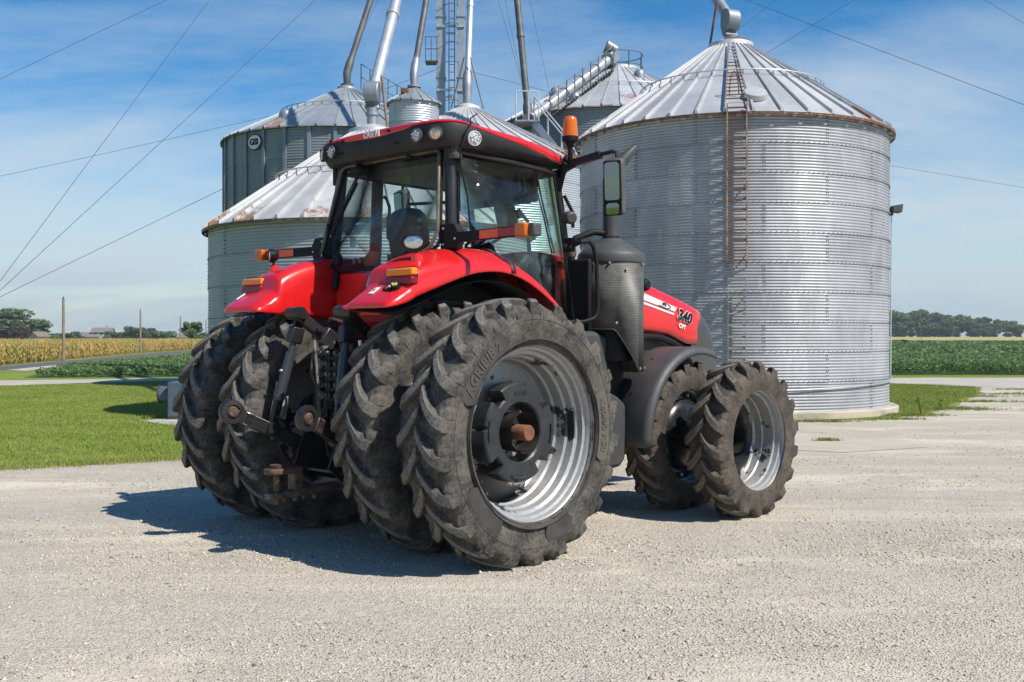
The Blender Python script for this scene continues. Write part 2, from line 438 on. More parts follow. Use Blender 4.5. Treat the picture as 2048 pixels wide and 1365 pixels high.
M['wall_a'] = galv_wall('galvanised_wall', (0.38, 0.39, 0.40), (0.255, 0.265, 0.28), 0.50, 0.12, 0.30)
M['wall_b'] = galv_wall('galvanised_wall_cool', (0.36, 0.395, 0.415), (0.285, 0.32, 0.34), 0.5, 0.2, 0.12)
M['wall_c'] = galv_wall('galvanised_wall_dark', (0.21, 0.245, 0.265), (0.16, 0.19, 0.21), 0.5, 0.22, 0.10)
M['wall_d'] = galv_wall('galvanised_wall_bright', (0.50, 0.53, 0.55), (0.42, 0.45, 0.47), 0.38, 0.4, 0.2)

def roofmat(name, c1, c2, rusta, rlen, metal=0.35, rough=0.45):
    b = NB(name); P = b.pos(); co = b.obj(); r = b.rnd()
    n = b.noise(P, 1.2, 7, 0.62); n2 = b.noise(P, 7.0, 6, 0.7)
    col = b.mix(b.ramp(n, 0.35, 0.65), c1, c2)
    hv = b.n('ShaderNodeHueSaturation'); b.l(col, hv.inputs['Color']); b.l(b.math('ADD', b.math('MULTIPLY', r, 0.2), 0.9), hv.inputs['Value'])
    sp = b.n('ShaderNodeSeparateXYZ'); b.l(co, sp.inputs[0])
    g = b.ramp(sp.outputs[0], rlen[0], rlen[1])
    amt = b.math('MULTIPLY', b.ramp(r, 1 - rusta, 1.0, 0.0, 0.34), g)
    edge = b.ramp(sp.outputs[0], rlen[1] - 0.07, rlen[1] - 0.02, 0.0, 0.30)
    f = b.ramp(b.math('ADD', b.math('MAXIMUM', amt, edge), b.math('ADD', b.math('MULTIPLY', n, 0.5), b.math('MULTIPLY', n2, 0.5))), 0.70, 0.80)
    col = b.mix(f, hv.outputs[0], b.mix(n2, (0.20, 0.085, 0.045), (0.30, 0.16, 0.10)))
    mt = b.math('MULTIPLY', b.math('SUBTRACT', 1.0, f), metal)
    return b.bsdf(col, b.math('ADD', b.math('MULTIPLY', f, 0.3), rough), mt)
M['roof_a'] = roofmat('weathered_roof_steel', (0.56, 0.56, 0.55), (0.45, 0.45, 0.45), 0.45, (1.2, 3.9))
M['roof_b'] = roofmat('white_roof_steel', (0.55, 0.545, 0.53), (0.42, 0.42, 0.415), 0.40, (1.8, 3.9), 0.2, 0.5)
M['roof_d'] = roofmat('pale_grey_roof_steel', (0.50, 0.52, 0.53), (0.41, 0.43, 0.44), 0.10, (1.0, 5.0), 0.3, 0.5)
M['towerpaint'] = simple('pale_blue_grey_paint', (0.34, 0.40, 0.45), (0.27, 0.32, 0.37), 1.5, 0.5, metal=0.2)
M['roof_c'] = roofmat('grey_roof_steel', (0.34, 0.37, 0.39), (0.27, 0.30, 0.32), 0.08, (1.0, 5.0), 0.4, 0.5)
M['ladder_rust'] = simple('ladder_rust', (0.19, 0.075, 0.036), (0.36, 0.29, 0.20), 5, 0.7, bump=0.2, bscale=60)

def foliage(name, c1, c2, c3, scale=0.6, stretch=None):
    b = NB(name); P = b.pos()
    if stretch: P = b.mapping(P, stretch)
    n = b.noise(P, scale, 4, 0.6); n2 = b.noise(P, scale * 9, 3, 0.6)
    col = b.mix(b.ramp(n, 0.35, 0.65), c1, c2); col = b.mix(b.ramp(n2, 0.42, 0.68, 0, 0.8), col, c3)
    bs = b.n('ShaderNodeBsdfPrincipled'); b.l(col, bs.inputs['Base Color']); bs.inputs['Roughness'].default_value = 0.6
    bs.inputs['Specular IOR Level'].default_value = 0.25
    tl = b.n('ShaderNodeBsdfTranslucent'); b.l(col, tl.inputs[0])
    mx = b.n('ShaderNodeMixShader'); mx.inputs[0].default_value = 0.3; b.l(bs.outputs[0], mx.inputs[1]); b.l(tl.outputs[0], mx.inputs[2])
    b.l(mx.outputs[0], b.out.inputs[0]); return b.m
M['leaf'] = foliage('tree_leaves', (0.12, 0.19, 0.075), (0.16, 0.225, 0.09), (0.20, 0.25, 0.12), 0.3)
M['leafdark'] = foliage('dark_tree_leaves', (0.095, 0.15, 0.075), (0.13, 0.18, 0.09), (0.165, 0.205, 0.11), 0.3)
M['leafred'] = foliage('copper_leaves', (0.10, 0.055, 0.045), (0.12, 0.065, 0.055), (0.14, 0.085, 0.065), 0.4)
M['soy'] = foliage('soybean_leaves', (0.12, 0.205, 0.07), (0.15, 0.235, 0.082), (0.20, 0.27, 0.11), 0.12)
M['corn'] = foliage('drying_corn', (0.62, 0.41, 0.14), (0.52, 0.42, 0.15), (0.32, 0.34, 0.09), 0.10)
M['grassblade'] = foliage('grass_blades', (0.185, 0.275, 0.036), (0.30, 0.345, 0.07), (0.38, 0.385, 0.13), 0.75, (0.35, 1.2, 1))
M['straw'] = foliage('dry_grass', (0.42, 0.36, 0.17), (0.36, 0.34, 0.14), (0.5, 0.43, 0.24), 2.0)
M['weed'] = foliage('weeds', (0.17, 0.24, 0.05), (0.23, 0.28, 0.07), (0.34, 0.32, 0.13), 2.0)

def ground_grass():
    b = NB('lawn_ground'); P = b.pos()
    n = b.noise(P, 0.25, 6, 0.6); n2 = b.noise(P, 3.0, 6, 0.7); n3 = b.noise(P, 30, 3, 0.6)
    col = b.mix(b.ramp(n, 0.35, 0.65), (0.16, 0.225, 0.03), (0.23, 0.27, 0.05))
    col = b.mix(b.ramp(n2, 0.5, 0.75, 0, 0.7), col, (0.28, 0.29, 0.08))
    col = b.mix(b.ramp(n3, 0.4, 0.7, 0, 0.4), col, (0.09, 0.15, 0.02))
    return b.bsdf(col, 0.9, 0, b.bump(n3, 0.6, 0.05), 0.1)
M['lawn'] = ground_grass()
def gravel_mat():
    b = NB('gravel_ground'); P = b.pos()
    big = b.noise(P, 0.33, 6, 0.6, 0.6); mid = b.noise(P, 1.6, 7, 0.65); fine = b.noise(P, 60, 5, 0.7)
    v = b.vor(P, 62.0, 'F1', 'Distance'); vc = b.vor(P, 62.0, 'F1', 'Color'); v2 = b.vor(P, 24.0, 'F1', 'Distance'); v2c = b.vor(P, 24.0, 'F1', 'Color')
    col = b.mix(b.ramp(mid, 0.33, 0.67), (0.57, 0.505, 0.41), (0.445, 0.395, 0.325))
    sand = b.ramp(b.noise(b.mapping(P, (0.42, 0.95, 1), (0, 0, 0.28)), 0.8, 7, 0.6, 0.5), 0.52, 0.68)
    sx = b.n('ShaderNodeSeparateColor'); b.l(vc, sx.inputs[0])
    st = b.mix(sx.outputs[0], (0.31, 0.275, 0.225), (0.60, 0.54, 0.44))
    col = b.mix(b.math('MULTIPLY', b.math('SUBTRACT', 1.0, sand), 0.55), col, st)
    col = b.mix(b.math('MULTIPLY', sand, 0.55), col, (0.62, 0.54, 0.425))
    col = b.mix(b.ramp(big, 0.5, 0.7, 0, 0.35), col, (0.44, 0.40, 0.34))
    trk = b.ramp(b.noise(b.mapping(P, (0.16, 1.25, 1), (0, 0, -0.22)), 1.0, 6, 0.6, 0.8), 0.50, 0.66)
    col = b.mix(b.math('MULTIPLY', trk, 0.45), col, (0.66, 0.58, 0.455))
    col = b.mix(b.ramp(b.noise(b.mapping(P, (0.22, 1.5, 1), (0, 0, 0.12), (3, 7, 0)), 1.1, 6, 0.6, 0.6), 0.55, 0.70, 0, 0.35), col, (0.34, 0.31, 0.265))
    col = b.mix(b.ramp(fine, 0.5, 0.75, 0, 0.3), col, (0.30, 0.275, 0.235))
    h = b.math('ADD', b.math('ADD', b.math('MULTIPLY', b.ramp(v, 0.0, 0.6, 1.0, 0.0, False), 0.55), b.math('MULTIPLY', b.ramp(v2, 0.0, 0.55, 1.0, 0.0, False), 0.35)), b.math('MULTIPLY', fine, 0.3))
    h = b.math('MULTIPLY', h, b.ramp(sand, 0.0, 1.0, 1.0, 0.45))
    return b.bsdf(col, 0.92, 0, b.bump(h, 0.85, 0.022), 0.15)
M['gravel'] = gravel_mat()
def pebmat():
    b = NB('gravel_stones'); P = b.pos()
    v = b.vor(P, 40.0, 'F1', 'Color'); sx = b.n('ShaderNodeSeparateColor'); b.l(v, sx.inputs[0])
    col = b.mix(sx.outputs[0], (0.36, 0.318, 0.255), (0.63, 0.56, 0.455))
    col = b.mix(b.ramp(sx.outputs[1], 0.9, 0.95), col, (0.14, 0.14, 0.145))
    return b.bsdf(col, 0.9, 0, None, 0.2)
M['pebble'] = pebmat()
M['asphalt'] = simple('asphalt', (0.085, 0.085, 0.085), (0.11, 0.108, 0.105), 0.5, 0.9)
M['palegravel'] = simple('pale_gravel', (0.46, 0.42, 0.36), (0.36, 0.33, 0.28), 0.8, 0.95, bump=0.5, bscale=20)
M['slab'] = simple('sandy_concrete', (0.47, 0.415, 0.335), (0.41, 0.36, 0.29), 1.3, 0.95, bump=0.3, bscale=60)
M['soil'] = simple('dark_field_soil', (0.05, 0.10, 0.025), (0.06, 0.12, 0.03), 0.2, 0.95)
M['cornsoil'] = simple('corn_soil', (0.22, 0.17, 0.09), (0.16, 0.12, 0.06), 0.5, 0.95)
M['farfield'] = simple('yellowing_field', (0.42, 0.36, 0.09), (0.30, 0.30, 0.08), 0.02, 0.95)

# ------------------------------------------------------------------ ground, roads, fields
def sheet(name, poly, z, mat, sub=None, jag=0.0, kind='structure', label=None):
    pts = []
    n = len(poly)
    for i in range(n):
        a = Vector((*poly[i], 0)); b2 = Vector((*poly[(i + 1) % n], 0))
        k = max(1, int((b2 - a).length / sub)) if sub else 1
        for j in range(k):
            p = a.lerp(b2, j / k)
            if jag and (b2 - a).length < 60: p += Vector((random.uniform(-jag, jag), random.uniform(-jag, jag), 0))
            pts.append((p.x, p.y, z))
    bm = bmesh.new(); vs = [bm.verts.new(p) for p in pts]; f = bm.faces.new(vs)
    bm.normal_update()
    if f.normal.z < 0: f.normal_flip()
    bmesh.ops.triangulate(bm, faces=[f])
    me = bpy.data.meshes.new(name); bm.to_mesh(me); bm.free()
    me.materials.append(mat)
    o = bpy.data.objects.new(name, me); COL.objects.link(o)
    o['kind'] = kind
    return o

sheet('ground', [(-3000, -200), (3000, -200), (3000, 4000), (-3000, 4000)], -0.012, M['lawn'])
sheet('gravel_yard', [(-60, -40), (60, -40), (60, 41), (24, 39), (17.6, 38.4), (16.2, 36.6), (14.3, 32.2), (12.4, 29), (10.9, 26.2), (9.3, 23.7), (7.4, 22.0), (4.5, 21.6),
      (2.0, 21.2), (0.0, 20.0), (-2.0, 17.5), (-3.4, 15.9), (-4.7, 15.05), (-5.6, 14.55), (-6.75, 13.95), (-9.5, 12.6), (-14, 10.8), (-60, 8)], 0.0, M['gravel'], 0.22, 0.10)
sheet('gravel_lane', [(-60, 38.0), (-18.1, 38.2), (-14.3, 42.0), (13, 42.4), (15.0, 38.6), (17.5, 36.2), (24, 37.2), (60, 40), (60, 47), (19, 45.5), (-14.5, 45.0), (-20.5, 42.6), (-60, 42.0)], 0.002, M['palegravel'], 0.8, 0.18)
sheet('gravel_patch', [(-7.7, 21.9), (-6.5, 20.7), (-5.0, 20.6), (-5.6, 22.9), (-7.2, 23.2)], 0.003, M['palegravel'], 0.4, 0.1)
sheet('concrete_slab', [(2.6, 18.9), (5.25, 18.97), (6.56, 16.63), (4.98, 15.83), (3.6, 16.6)], 0.006, M['slab'], 0.5, 0.03)
sheet('road', [(-120, 12), (-30.2, 61.0), (-27.0, 56.5), (-110, -6)], 0.004, M['asphalt'])
sheet('road', [(-30.2, 61.0), (-34, 84), (-41.0, 122), (-45.5, 160), (-62, 300), (-57, 300), (-40.8, 160), (-36.6, 120), (-30.8, 82), (-27.0, 56.5)], 0.004, M['asphalt'])
sheet('road_shoulder', [(-27.0, 56.5), (-30.8, 82), (-36.6, 120), (-40.8, 160), (-57, 300), (-55.6, 300), (-39.6, 160), (-35.2, 120), (-29.4, 81), (-25.2, 54.8)], 0.006, M['palegravel'], 1.5, 0.12)
sheet('bean_field', [(13.8, 49), (400, 49), (400, 330), (13.8, 330)], 0.004, M['soil'])
sheet('bean_strip', [(-21, 45.6), (-14.5, 47), (-14, 60), (-30, 150), (-35.8, 150), (-33.2, 118), (-28.3, 80), (-24.5, 56)], 0.004, M['soil'])
ff = MB(); ff.add([(30, 331, .3), (700, 331, .3), (700, 600, 2.15), (30, 600, 2.15), (700, 1200, 1.0), (30, 1200, 1.0)], [(0, 1, 2, 3), (3, 2, 4, 5)])
obj('far_field', ff, M['farfield'], None, kind='structure')

# scattered stones on the yard
def pebbles():
    base = np.array([(1, 0, 0), (-1, 0, 0), (0, 1, 0), (0, -1, 0), (0, 0, 1), (0, 0, -1)], float)
    fc = np.array([(0, 2, 4), (2, 1, 4), (1, 3, 4), (3, 0, 4), (2, 0, 5), (1, 2, 5), (3, 1, 5), (0, 3, 5)])
    V = []
    def batch(n, d0, d1, smin, smax, pw):
        d = d0 * (d1 / d0) ** rng.random(n) if pw == 0 else d0 + (d1 - d0) * rng.random(n) ** pw
        x = (rng.random(n) * 2 - 1) * d * 0.53
        s = smin + (smax - smin) * rng.random(n) ** 3.2
        v = base[None] * (0.65 + 0.7 * rng.random((n, 6, 1)))
        sc3 = np.stack([s * (0.8 + 0.6 * rng.random(n)), s * (0.8 + 0.5 * rng.random(n)), s * (0.5 + 0.3 * rng.random(n))], 1)
        v = v * sc3[:, None, :]
        a = rng.random(n) * 6.28; c, q = np.cos(a)[:, None], np.sin(a)[:, None]
        X = v[..., 0] * c - v[..., 1] * q; Y = v[..., 0] * q + v[..., 1] * c
        v = np.stack([X + x[:, None], Y + d[:, None], v[..., 2] + (s * 0.12)[:, None]], 2)
        # keep to the yard: left of the lawn edge and short of the bins
        ok = (d < 13.2 + np.maximum(0, (x + 7.5)) * 0.5 - 0.4) & (d < 20.5)
        pt = np.sin(x * 1.9 + d * .8) + np.sin(d * 2.3 - x * .7 + 1.3) + np.sin(x * .9 - d * 1.4 + 4) + .7 * np.sin(x * 4.1 + d * 3.3)
        ok &= rng.random(n) < np.clip(.55 + .32 * pt, .12, 1)
        ok &= ~((x > 2.6) & (d > 15.6) & (x < 6.6) & (d < 19))
        return v[ok]
    V = np.concatenate([batch(62000, 4.6, 9.5, 0.003, 0.0125, 0.9), batch(52000, 8, 21, 0.004, 0.016, 1.1), batch(1000, 4.6, 20, 0.012, 0.025, 1.0)])
    n = len(V)
    F = (fc[None] + (np.arange(n) * 6)[:, None, None]).ravel()
    me = npmesh('gravel_stones', V.reshape(-1, 3), F, 3); me.materials.append(M['pebble'])
    o = bpy.data.objects.new('gravel_stones', me); COL.objects.link(o); o['kind'] = 'stuff'
    tag(o, 'loose pale limestone gravel scattered over the yard')
pebbles()

def blades(name, pts, h0, h1, w, nb, mat, spread, lean=0.5, label=None):
    """tufts of triangular blades at pts (n,3)"""
    n = len(pts); N = n * nb
    P = np.repeat(pts, nb, 0)
    a = rng.random(N) * 6.283; r = spread * np.sqrt(rng.random(N))
    P = P + np.stack([np.cos(a) * r, np.sin(a) * r, np.zeros(N)], 1)
    h = h0 + (h1 - h0) * rng.random(N)
    b = rng.random(N) * 6.283; ln = lean * rng.random(N) * h
    t = rng.random(N) * 3.1416
    dx = np.stack([np.cos(t), np.sin(t), np.zeros(N)], 1) * (w * (0.6 + 0.8 * rng.random(N)))[:, None]
    tip = P + np.stack([np.cos(b) * ln, np.sin(b) * ln, h], 1)
    V = np.stack([P - dx, P + dx, tip], 1).reshape(-1, 3)
    me = npmesh(name, V, np.arange(N * 3), 3); me.materials.append(mat)
    o = bpy.data.objects.new(name, me); COL.objects.link(o); o['kind'] = 'stuff'
    if label: o['label'] = label
    return o

def inpoly(x, y, poly):
    ins = np.zeros(len(x), bool); n = len(poly)
    for i in range(n):
        x1, y1 = poly[i]; x2, y2 = poly[(i + 1) % n]
        c = ((y1 > y) != (y2 > y)) & (x < (x2 - x1) * (y - y1) / (y2 - y1 + 1e-12) + x1)
        ins ^= c
    return ins
def scatter(n, poly, pw=1.0):
    xs = [p[0] for p in poly]; ys = [p[1] for p in poly]
    x = min(xs) + (max(xs) - min(xs)) * rng.random(n); y = min(ys) + (max(ys) - min(ys)) * rng.random(n) ** pw
    k = inpoly(x, y, poly); return np.stack([x[k], y[k], np.zeros(k.sum())], 1)

lawnL = [(-6.75, 13.9), (-5.6, 14.5), (-4.7, 15.0), (-3.4, 15.9), (-2.0, 17.4), (-1.0, 19.4), (-6.0, 19.6), (-7.5, 23.5), (-9, 30), (-14, 41.6), (-18, 38), (-22, 37), (-14, 24), (-9.4, 12.7)]
gp = [(-7.7, 21.9), (-6.5, 20.7), (-5.0, 20.6), (-5.6, 22.9), (-7.2, 23.2)]
lp = scatter(75000, lawnL, 1.6); lp = lp[~(inpoly(lp[:, 0], lp[:, 1], gp) & (rng.random(len(lp)) < 0.93))]
blades('lawn_grass', lp, 0.02, 0.052, 0.006, 7, M['grassblade'], 0.09, 0.9, 'mown green lawn between the yard and the gravel lane')
edge = []
for i in range(2200):
    t = random.random()
    q = [(-9.5, 12.6), (-6.75, 13.95), (-5.6, 14.55), (-4.7, 15.05), (-3.4, 15.9), (-2.0, 17.5)]
    k = min(4, int(t * 5)); f = t * 5 - k
    edge.append((q[k][0] + (q[k + 1][0] - q[k][0]) * f + random.gauss(0, 0.06), q[k][1] + (q[k + 1][1] - q[k][1]) * f + random.gauss(0, 0.13), 0))
blades('lawn_edge_grass', np.array(edge), 0.02, 0.08, 0.006, 6, M['grassblade'], 0.1, 1.0, 'ragged grass along the edge of the gravel')
lawnR = [(8.9, 24.0), (9.3, 23.9), (10.7, 26.3), (12.2, 29.1), (14.1, 32.3), (16.0, 36.7), (15.0, 38.3), (12, 40), (9.8, 29)]
ed2 = np.array(edge[:700]) + np.stack([rng.normal(0, .1, 700), rng.normal(-.06, .12, 700), np.zeros(700)], 1)
blades('dry_edge_grass', ed2, 0.015, 0.06, 0.005, 5, M['straw'], 0.08, 1.3, 'dry straw coloured fringe between lawn and gravel')
dp = scatter(5000, lawnL, 1.6); dk = np.sin(dp[:, 0] * 1.3 + dp[:, 1] * .35) + np.sin(dp[:, 1] * 1.1 - dp[:, 0] * .4) > .7
blades('dry_lawn_grass', dp[dk], 0.02, 0.05, 0.006, 6, M['straw'], 0.10, 1.0, 'drier yellow patches in the lawn')
blades('verge_grass', scatter(26000, lawnR), 0.02, 0.08, 0.008, 6, M['grassblade'], 0.12, 0.8, 'rough green grass behind the right grain bin')
patches = []
for cx_, cy_, rx, ry, n in [(8.7, 23.4, 0.9, 0.35, 240), (10.6, 25.6, 1.0, 0.5, 300), (12.6, 28.4, 1.2, 0.35, 160), (6.3, 21.65, 0.75, 0.12, 130), (4.9, 21.75, 0.9, 0.10, 120), (8.0, 22.3, 0.5, 0.12, 90), (3.3, 21.6, 0.8, 0.1, 80),
                            (5.25, 17.65, 0.17, 0.10, 60), (15.5, 32.2, 1.3, 0.4, 160), (19, 33.6, 2.2, 0.4, 160), (13.5, 31, 1.0, 0.4, 120), (17, 35.2, 1.2, 0.4, 80)]:
    patches.append(np.stack([cx_ + rng.normal(0, rx * 0.5, n), cy_ + rng.normal(0, ry * 0.5, n), np.zeros(n)], 1))
blades('weed_grass', np.concatenate(patches), 0.015, 0.075, 0.009, 6, M['weed'], 0.06, 1.2, 'patchy grass and weeds growing through the gravel')

def crop(name, pts, h, leaf, nl, mat, label, hv=0.25, flat=0.5):
    """leafy clumps: nl random leaf quads per plant inside a squat dome"""
    n = len(pts); N = n * nl
    P = np.repeat(pts, nl, 0); H = np.repeat(h * (1 - hv + 2 * hv * rng.random(n)), nl)
    u = rng.random(N)
    z = H * (0.25 + 0.75 * u ** 0.7)
    r = 0.42 * H * np.sqrt(rng.random(N)) * (1.15 - 0.6 * u); a = rng.random(N) * 6.283
    C = P + np.stack([np.cos(a) * r, np.sin(a) * r, z], 1)
    d1 = rng.normal(size=(N, 3)); d1[:, 2] *= flat; d1 /= np.linalg.norm(d1, axis=1)[:, None]
    d2 = rng.normal(size=(N, 3)); d2 -= d1 * (d1 * d2).sum(1)[:, None]; d2[:, 2] *= 0.8; d2 /= np.linalg.norm(d2, axis=1)[:, None]
    s = leaf * (0.6 + 0.8 * rng.random(N))
    d1 *= s[:, None]; d2 *= (s * 0.62)[:, None]
    V = np.stack([C - d1, C + d2, C + d1, C - d2], 1).reshape(-1, 3)
    me = npmesh(name, V, np.arange(N * 4), 4); me.materials.append(mat)
    o = bpy.data.objects.new(name, me); COL.objects.link(o); o['kind'] = 'stuff'; o['label'] = label
    return o
fr = scatter(28000, [(16, 49.15), (34, 49.3), (46, 75), (20, 75)])
crop('soybean_plants', fr, 0.56, 0.055, 12, M['soy'], 'dark green soybean field beyond the lane')
fr = scatter(30000, [(20, 75), (46, 75), (120, 220), (60, 220)], 1.3)
crop('soybean_plants', fr, 0.62, 0.15, 8, M['soy'], 'far part of the green soybean field')
fr = scatter(9000, [(60, 215), (120, 215), (170, 330), (85, 330)], 1.0)
crop('soybean_plants', fr, 0.66, 0.4, 6, M['soy'], 'farthest rows of the soybean field')
fr = scatter(22000, [(-20.6, 45.9), (-15, 47), (-14.5, 60), (-28, 148), (-34.8, 148), (-32.4, 117), (-27.5, 80), (-23.9, 57)], 1.5)
crop('soybean_strip', fr, 0.32, 0.06, 10, M['soy'], 'low dark green bean strip beside the road')
# corn: upright stalks with hanging leaves
def corn():
    cornp = [(-31.2, 62.8), (-35.5, 85), (-42.5, 122), (-47, 160), (-63.5, 300), (-110, 300), (-130, 110), (-70, 60), (-50, 50)]
    p = scatter(9000, cornp, 1.3)
    e = []
    q = [(-52, 50.6), (-31.2, 62.8), (-35.5, 85), (-42.5, 122), (-47, 160), (-63.5, 300)]
    for k in range(5):
        a = np.array(q[k]); b = np.array(q[k + 1]); l = np.linalg.norm(b - a); m = int(l * (14 if k < 2 else 9))
        t = rng.random(m)[:, None]; off = rng.random(m)[:, None] * np.array([[-2.2, 0.4]])
        e.append(np.concatenate([a + (b - a) * t + off, np.zeros((m, 1))], 1))
    p = np.concatenate([p] + e); n = len(p); nl = 9; N = n * nl
    P = np.repeat(p, nl, 0); H = np.repeat(1.55 * (0.78 + 0.34 * rng.random(n)), nl)
    k = np.tile(np.arange(nl), n); z = H * (0.12 + 0.80 * k / nl)
    a = rng.random(N) * 6.283; d = np.stack([np.cos(a), np.sin(a), np.zeros(N)], 1); sd = np.stack([-np.sin(a), np.cos(a), np.zeros(N)], 1)
    ln = 0.28 + 0.25 * rng.random(N); w = 0.045 + 0.03 * rng.random(N)
    B = P.copy(); B[:, 2] = z
    m1 = B + d * (ln * 0.5)[:, None]; m1[:, 2] += 0.16
    tip = B + d * ln[:, None]; tip[:, 2] -= 0.12 * rng.random(N)
    V = np.stack([B, m1 - sd * w[:, None], tip, m1 + sd * w[:, None]], 1).reshape(-1, 3)
    # stalks with tassels
    t0 = p.copy(); t1 = p.copy(); t1[:, 2] = H[::nl] * 1.0; wv = np.array([0.022, 0.0, 0])
    S = np.stack([t0 - wv, t0 + wv, t1 + wv * 0.5, t1 - wv * 0.5], 1).reshape(-1, 3)
    V = np.concatenate([V, S])
    me = npmesh('corn_plants', V, np.arange(len(V)), 4); me.materials.append(M['corn'])
    o = bpy.data.objects.new('corn_plants', me); COL.objects.link(o); tag(o, 'ripening yellow corn field beyond the road', None, None, 'stuff')
    sheet('corn_field', cornp, 0.005, M['cornsoil'])
corn()

# weeds at the bin base: single plants
def weed(x, y, h, label):
    r = empty('weed_plant', None, (x, y, 0)); tag(r, label, 'weed')
    st = MB(); lf = []
    for k in range(5):
        a = random.random() * 6.28; e = Vector((math.cos(a) * h * 0.25 * random.random(), math.sin(a) * h * 0.25 * random.random(), h * random.uniform(0.6, 1)))
        st.tube([(0, 0, 0), e * 0.5 + Vector((0, 0, 0.03)), e], [0.006, 0.005, 0.003], 5)
        for j in range(9):
            lf.append(e * random.uniform(0.25, 1) )
    obj('stem', st, M['weed'], r)
    mb = MB()
    for c in lf:
        d = Vector((random.gauss(0, 1), random.gauss(0, 1), random.gauss(0.2, 0.5))).normalized(); s2 = d.cross(Vector((0, 0, 1))).normalized() * 0.02
        ln = h * random.uniform(0.12, 0.25)
        mb.add([c, c + d * ln * 0.5 + s2, c + d * ln, c + d * ln * 0.5 - s2], [(0, 1, 2, 3)])
    obj('leaves', mb.mesh('leaves', None, False), M['weed'], r)
weed(9.0, 23.3, 0.62, 'tall leafy weed standing at the right end of the concrete bin base')
weed(5.05, 21.55, 0.42, 'thin weed in front of the concrete base below the bin ladder side')
weed(10.2, 25.2, 0.35, 'low bushy weed in the grass beyond the bin base')
weed(16.0, 32.5, 0.40, 'small weed clump at the gravel edge far right')

# ------------------------------------------------------------------ grain bins
def sheet_mesh(r, ang, h, ncorr, amp, segs, ov=0.012):
    NV = ncorr * 6; vs = []; fs = []
    for i in range(segs + 1):
        a = (ang + ov) * i / segs
        for j in range(NV + 1):
            z = h * 1.0 * j / NV
            rr = r + amp * math.cos(2 * PI * ncorr * z / h) + 0.006 * (i / segs) + 0.008 * (1 - j / NV)
            vs.append((rr * math.cos(a), rr * math.sin(a), z))
    for i in range(segs):
        for j in range(NV):
            q = i * (NV + 1) + j
            fs.append((q, q + NV + 1, q + NV + 2, q + 1))
    m = MB(); m.add(vs, fs); return m.mesh('wall_sheet', 180, False)

def roof_panel_mesh(rc, zc, re, ze, ang, rib=0.075, ribw=0.055, drip=0.05):
    """one wedge between two ribs, with the rib along its first edge; local X runs down the slope"""
    NS = 6; m = MB(); rings = []
    for i in range(NS + 1):
        t = i / NS; r = rc + (re - rc) * t; z = zc + (ze - zc) * t
        hw = ribw * 0.5 * (0.55 + 0.45 * t) / r; hh = rib * (0.45 + 0.55 * t)
        def P(a, dz): return (r * math.cos(a), r * math.sin(a), z + dz)
        rings.append([P(-hw * 1.3, 0), P(-hw, hh), P(hw, hh), P(hw * 1.3, 0), P(ang * 0.5, 0.004), P(ang - hw * 1.3 - 0.0004, 0)])
    m.ring_loft(rings, False, False)
    e = rings[-1]
    m.add([e[0], e[1], e[2], e[3]], [(0, 1, 2, 3)])
    m.ring_loft([e[3:], [(p[0] * 1.002, p[1] * 1.002, p[2] - drip) for p in e[3:]]], False, False)
    return m.mesh('roof_panel', 30, True)

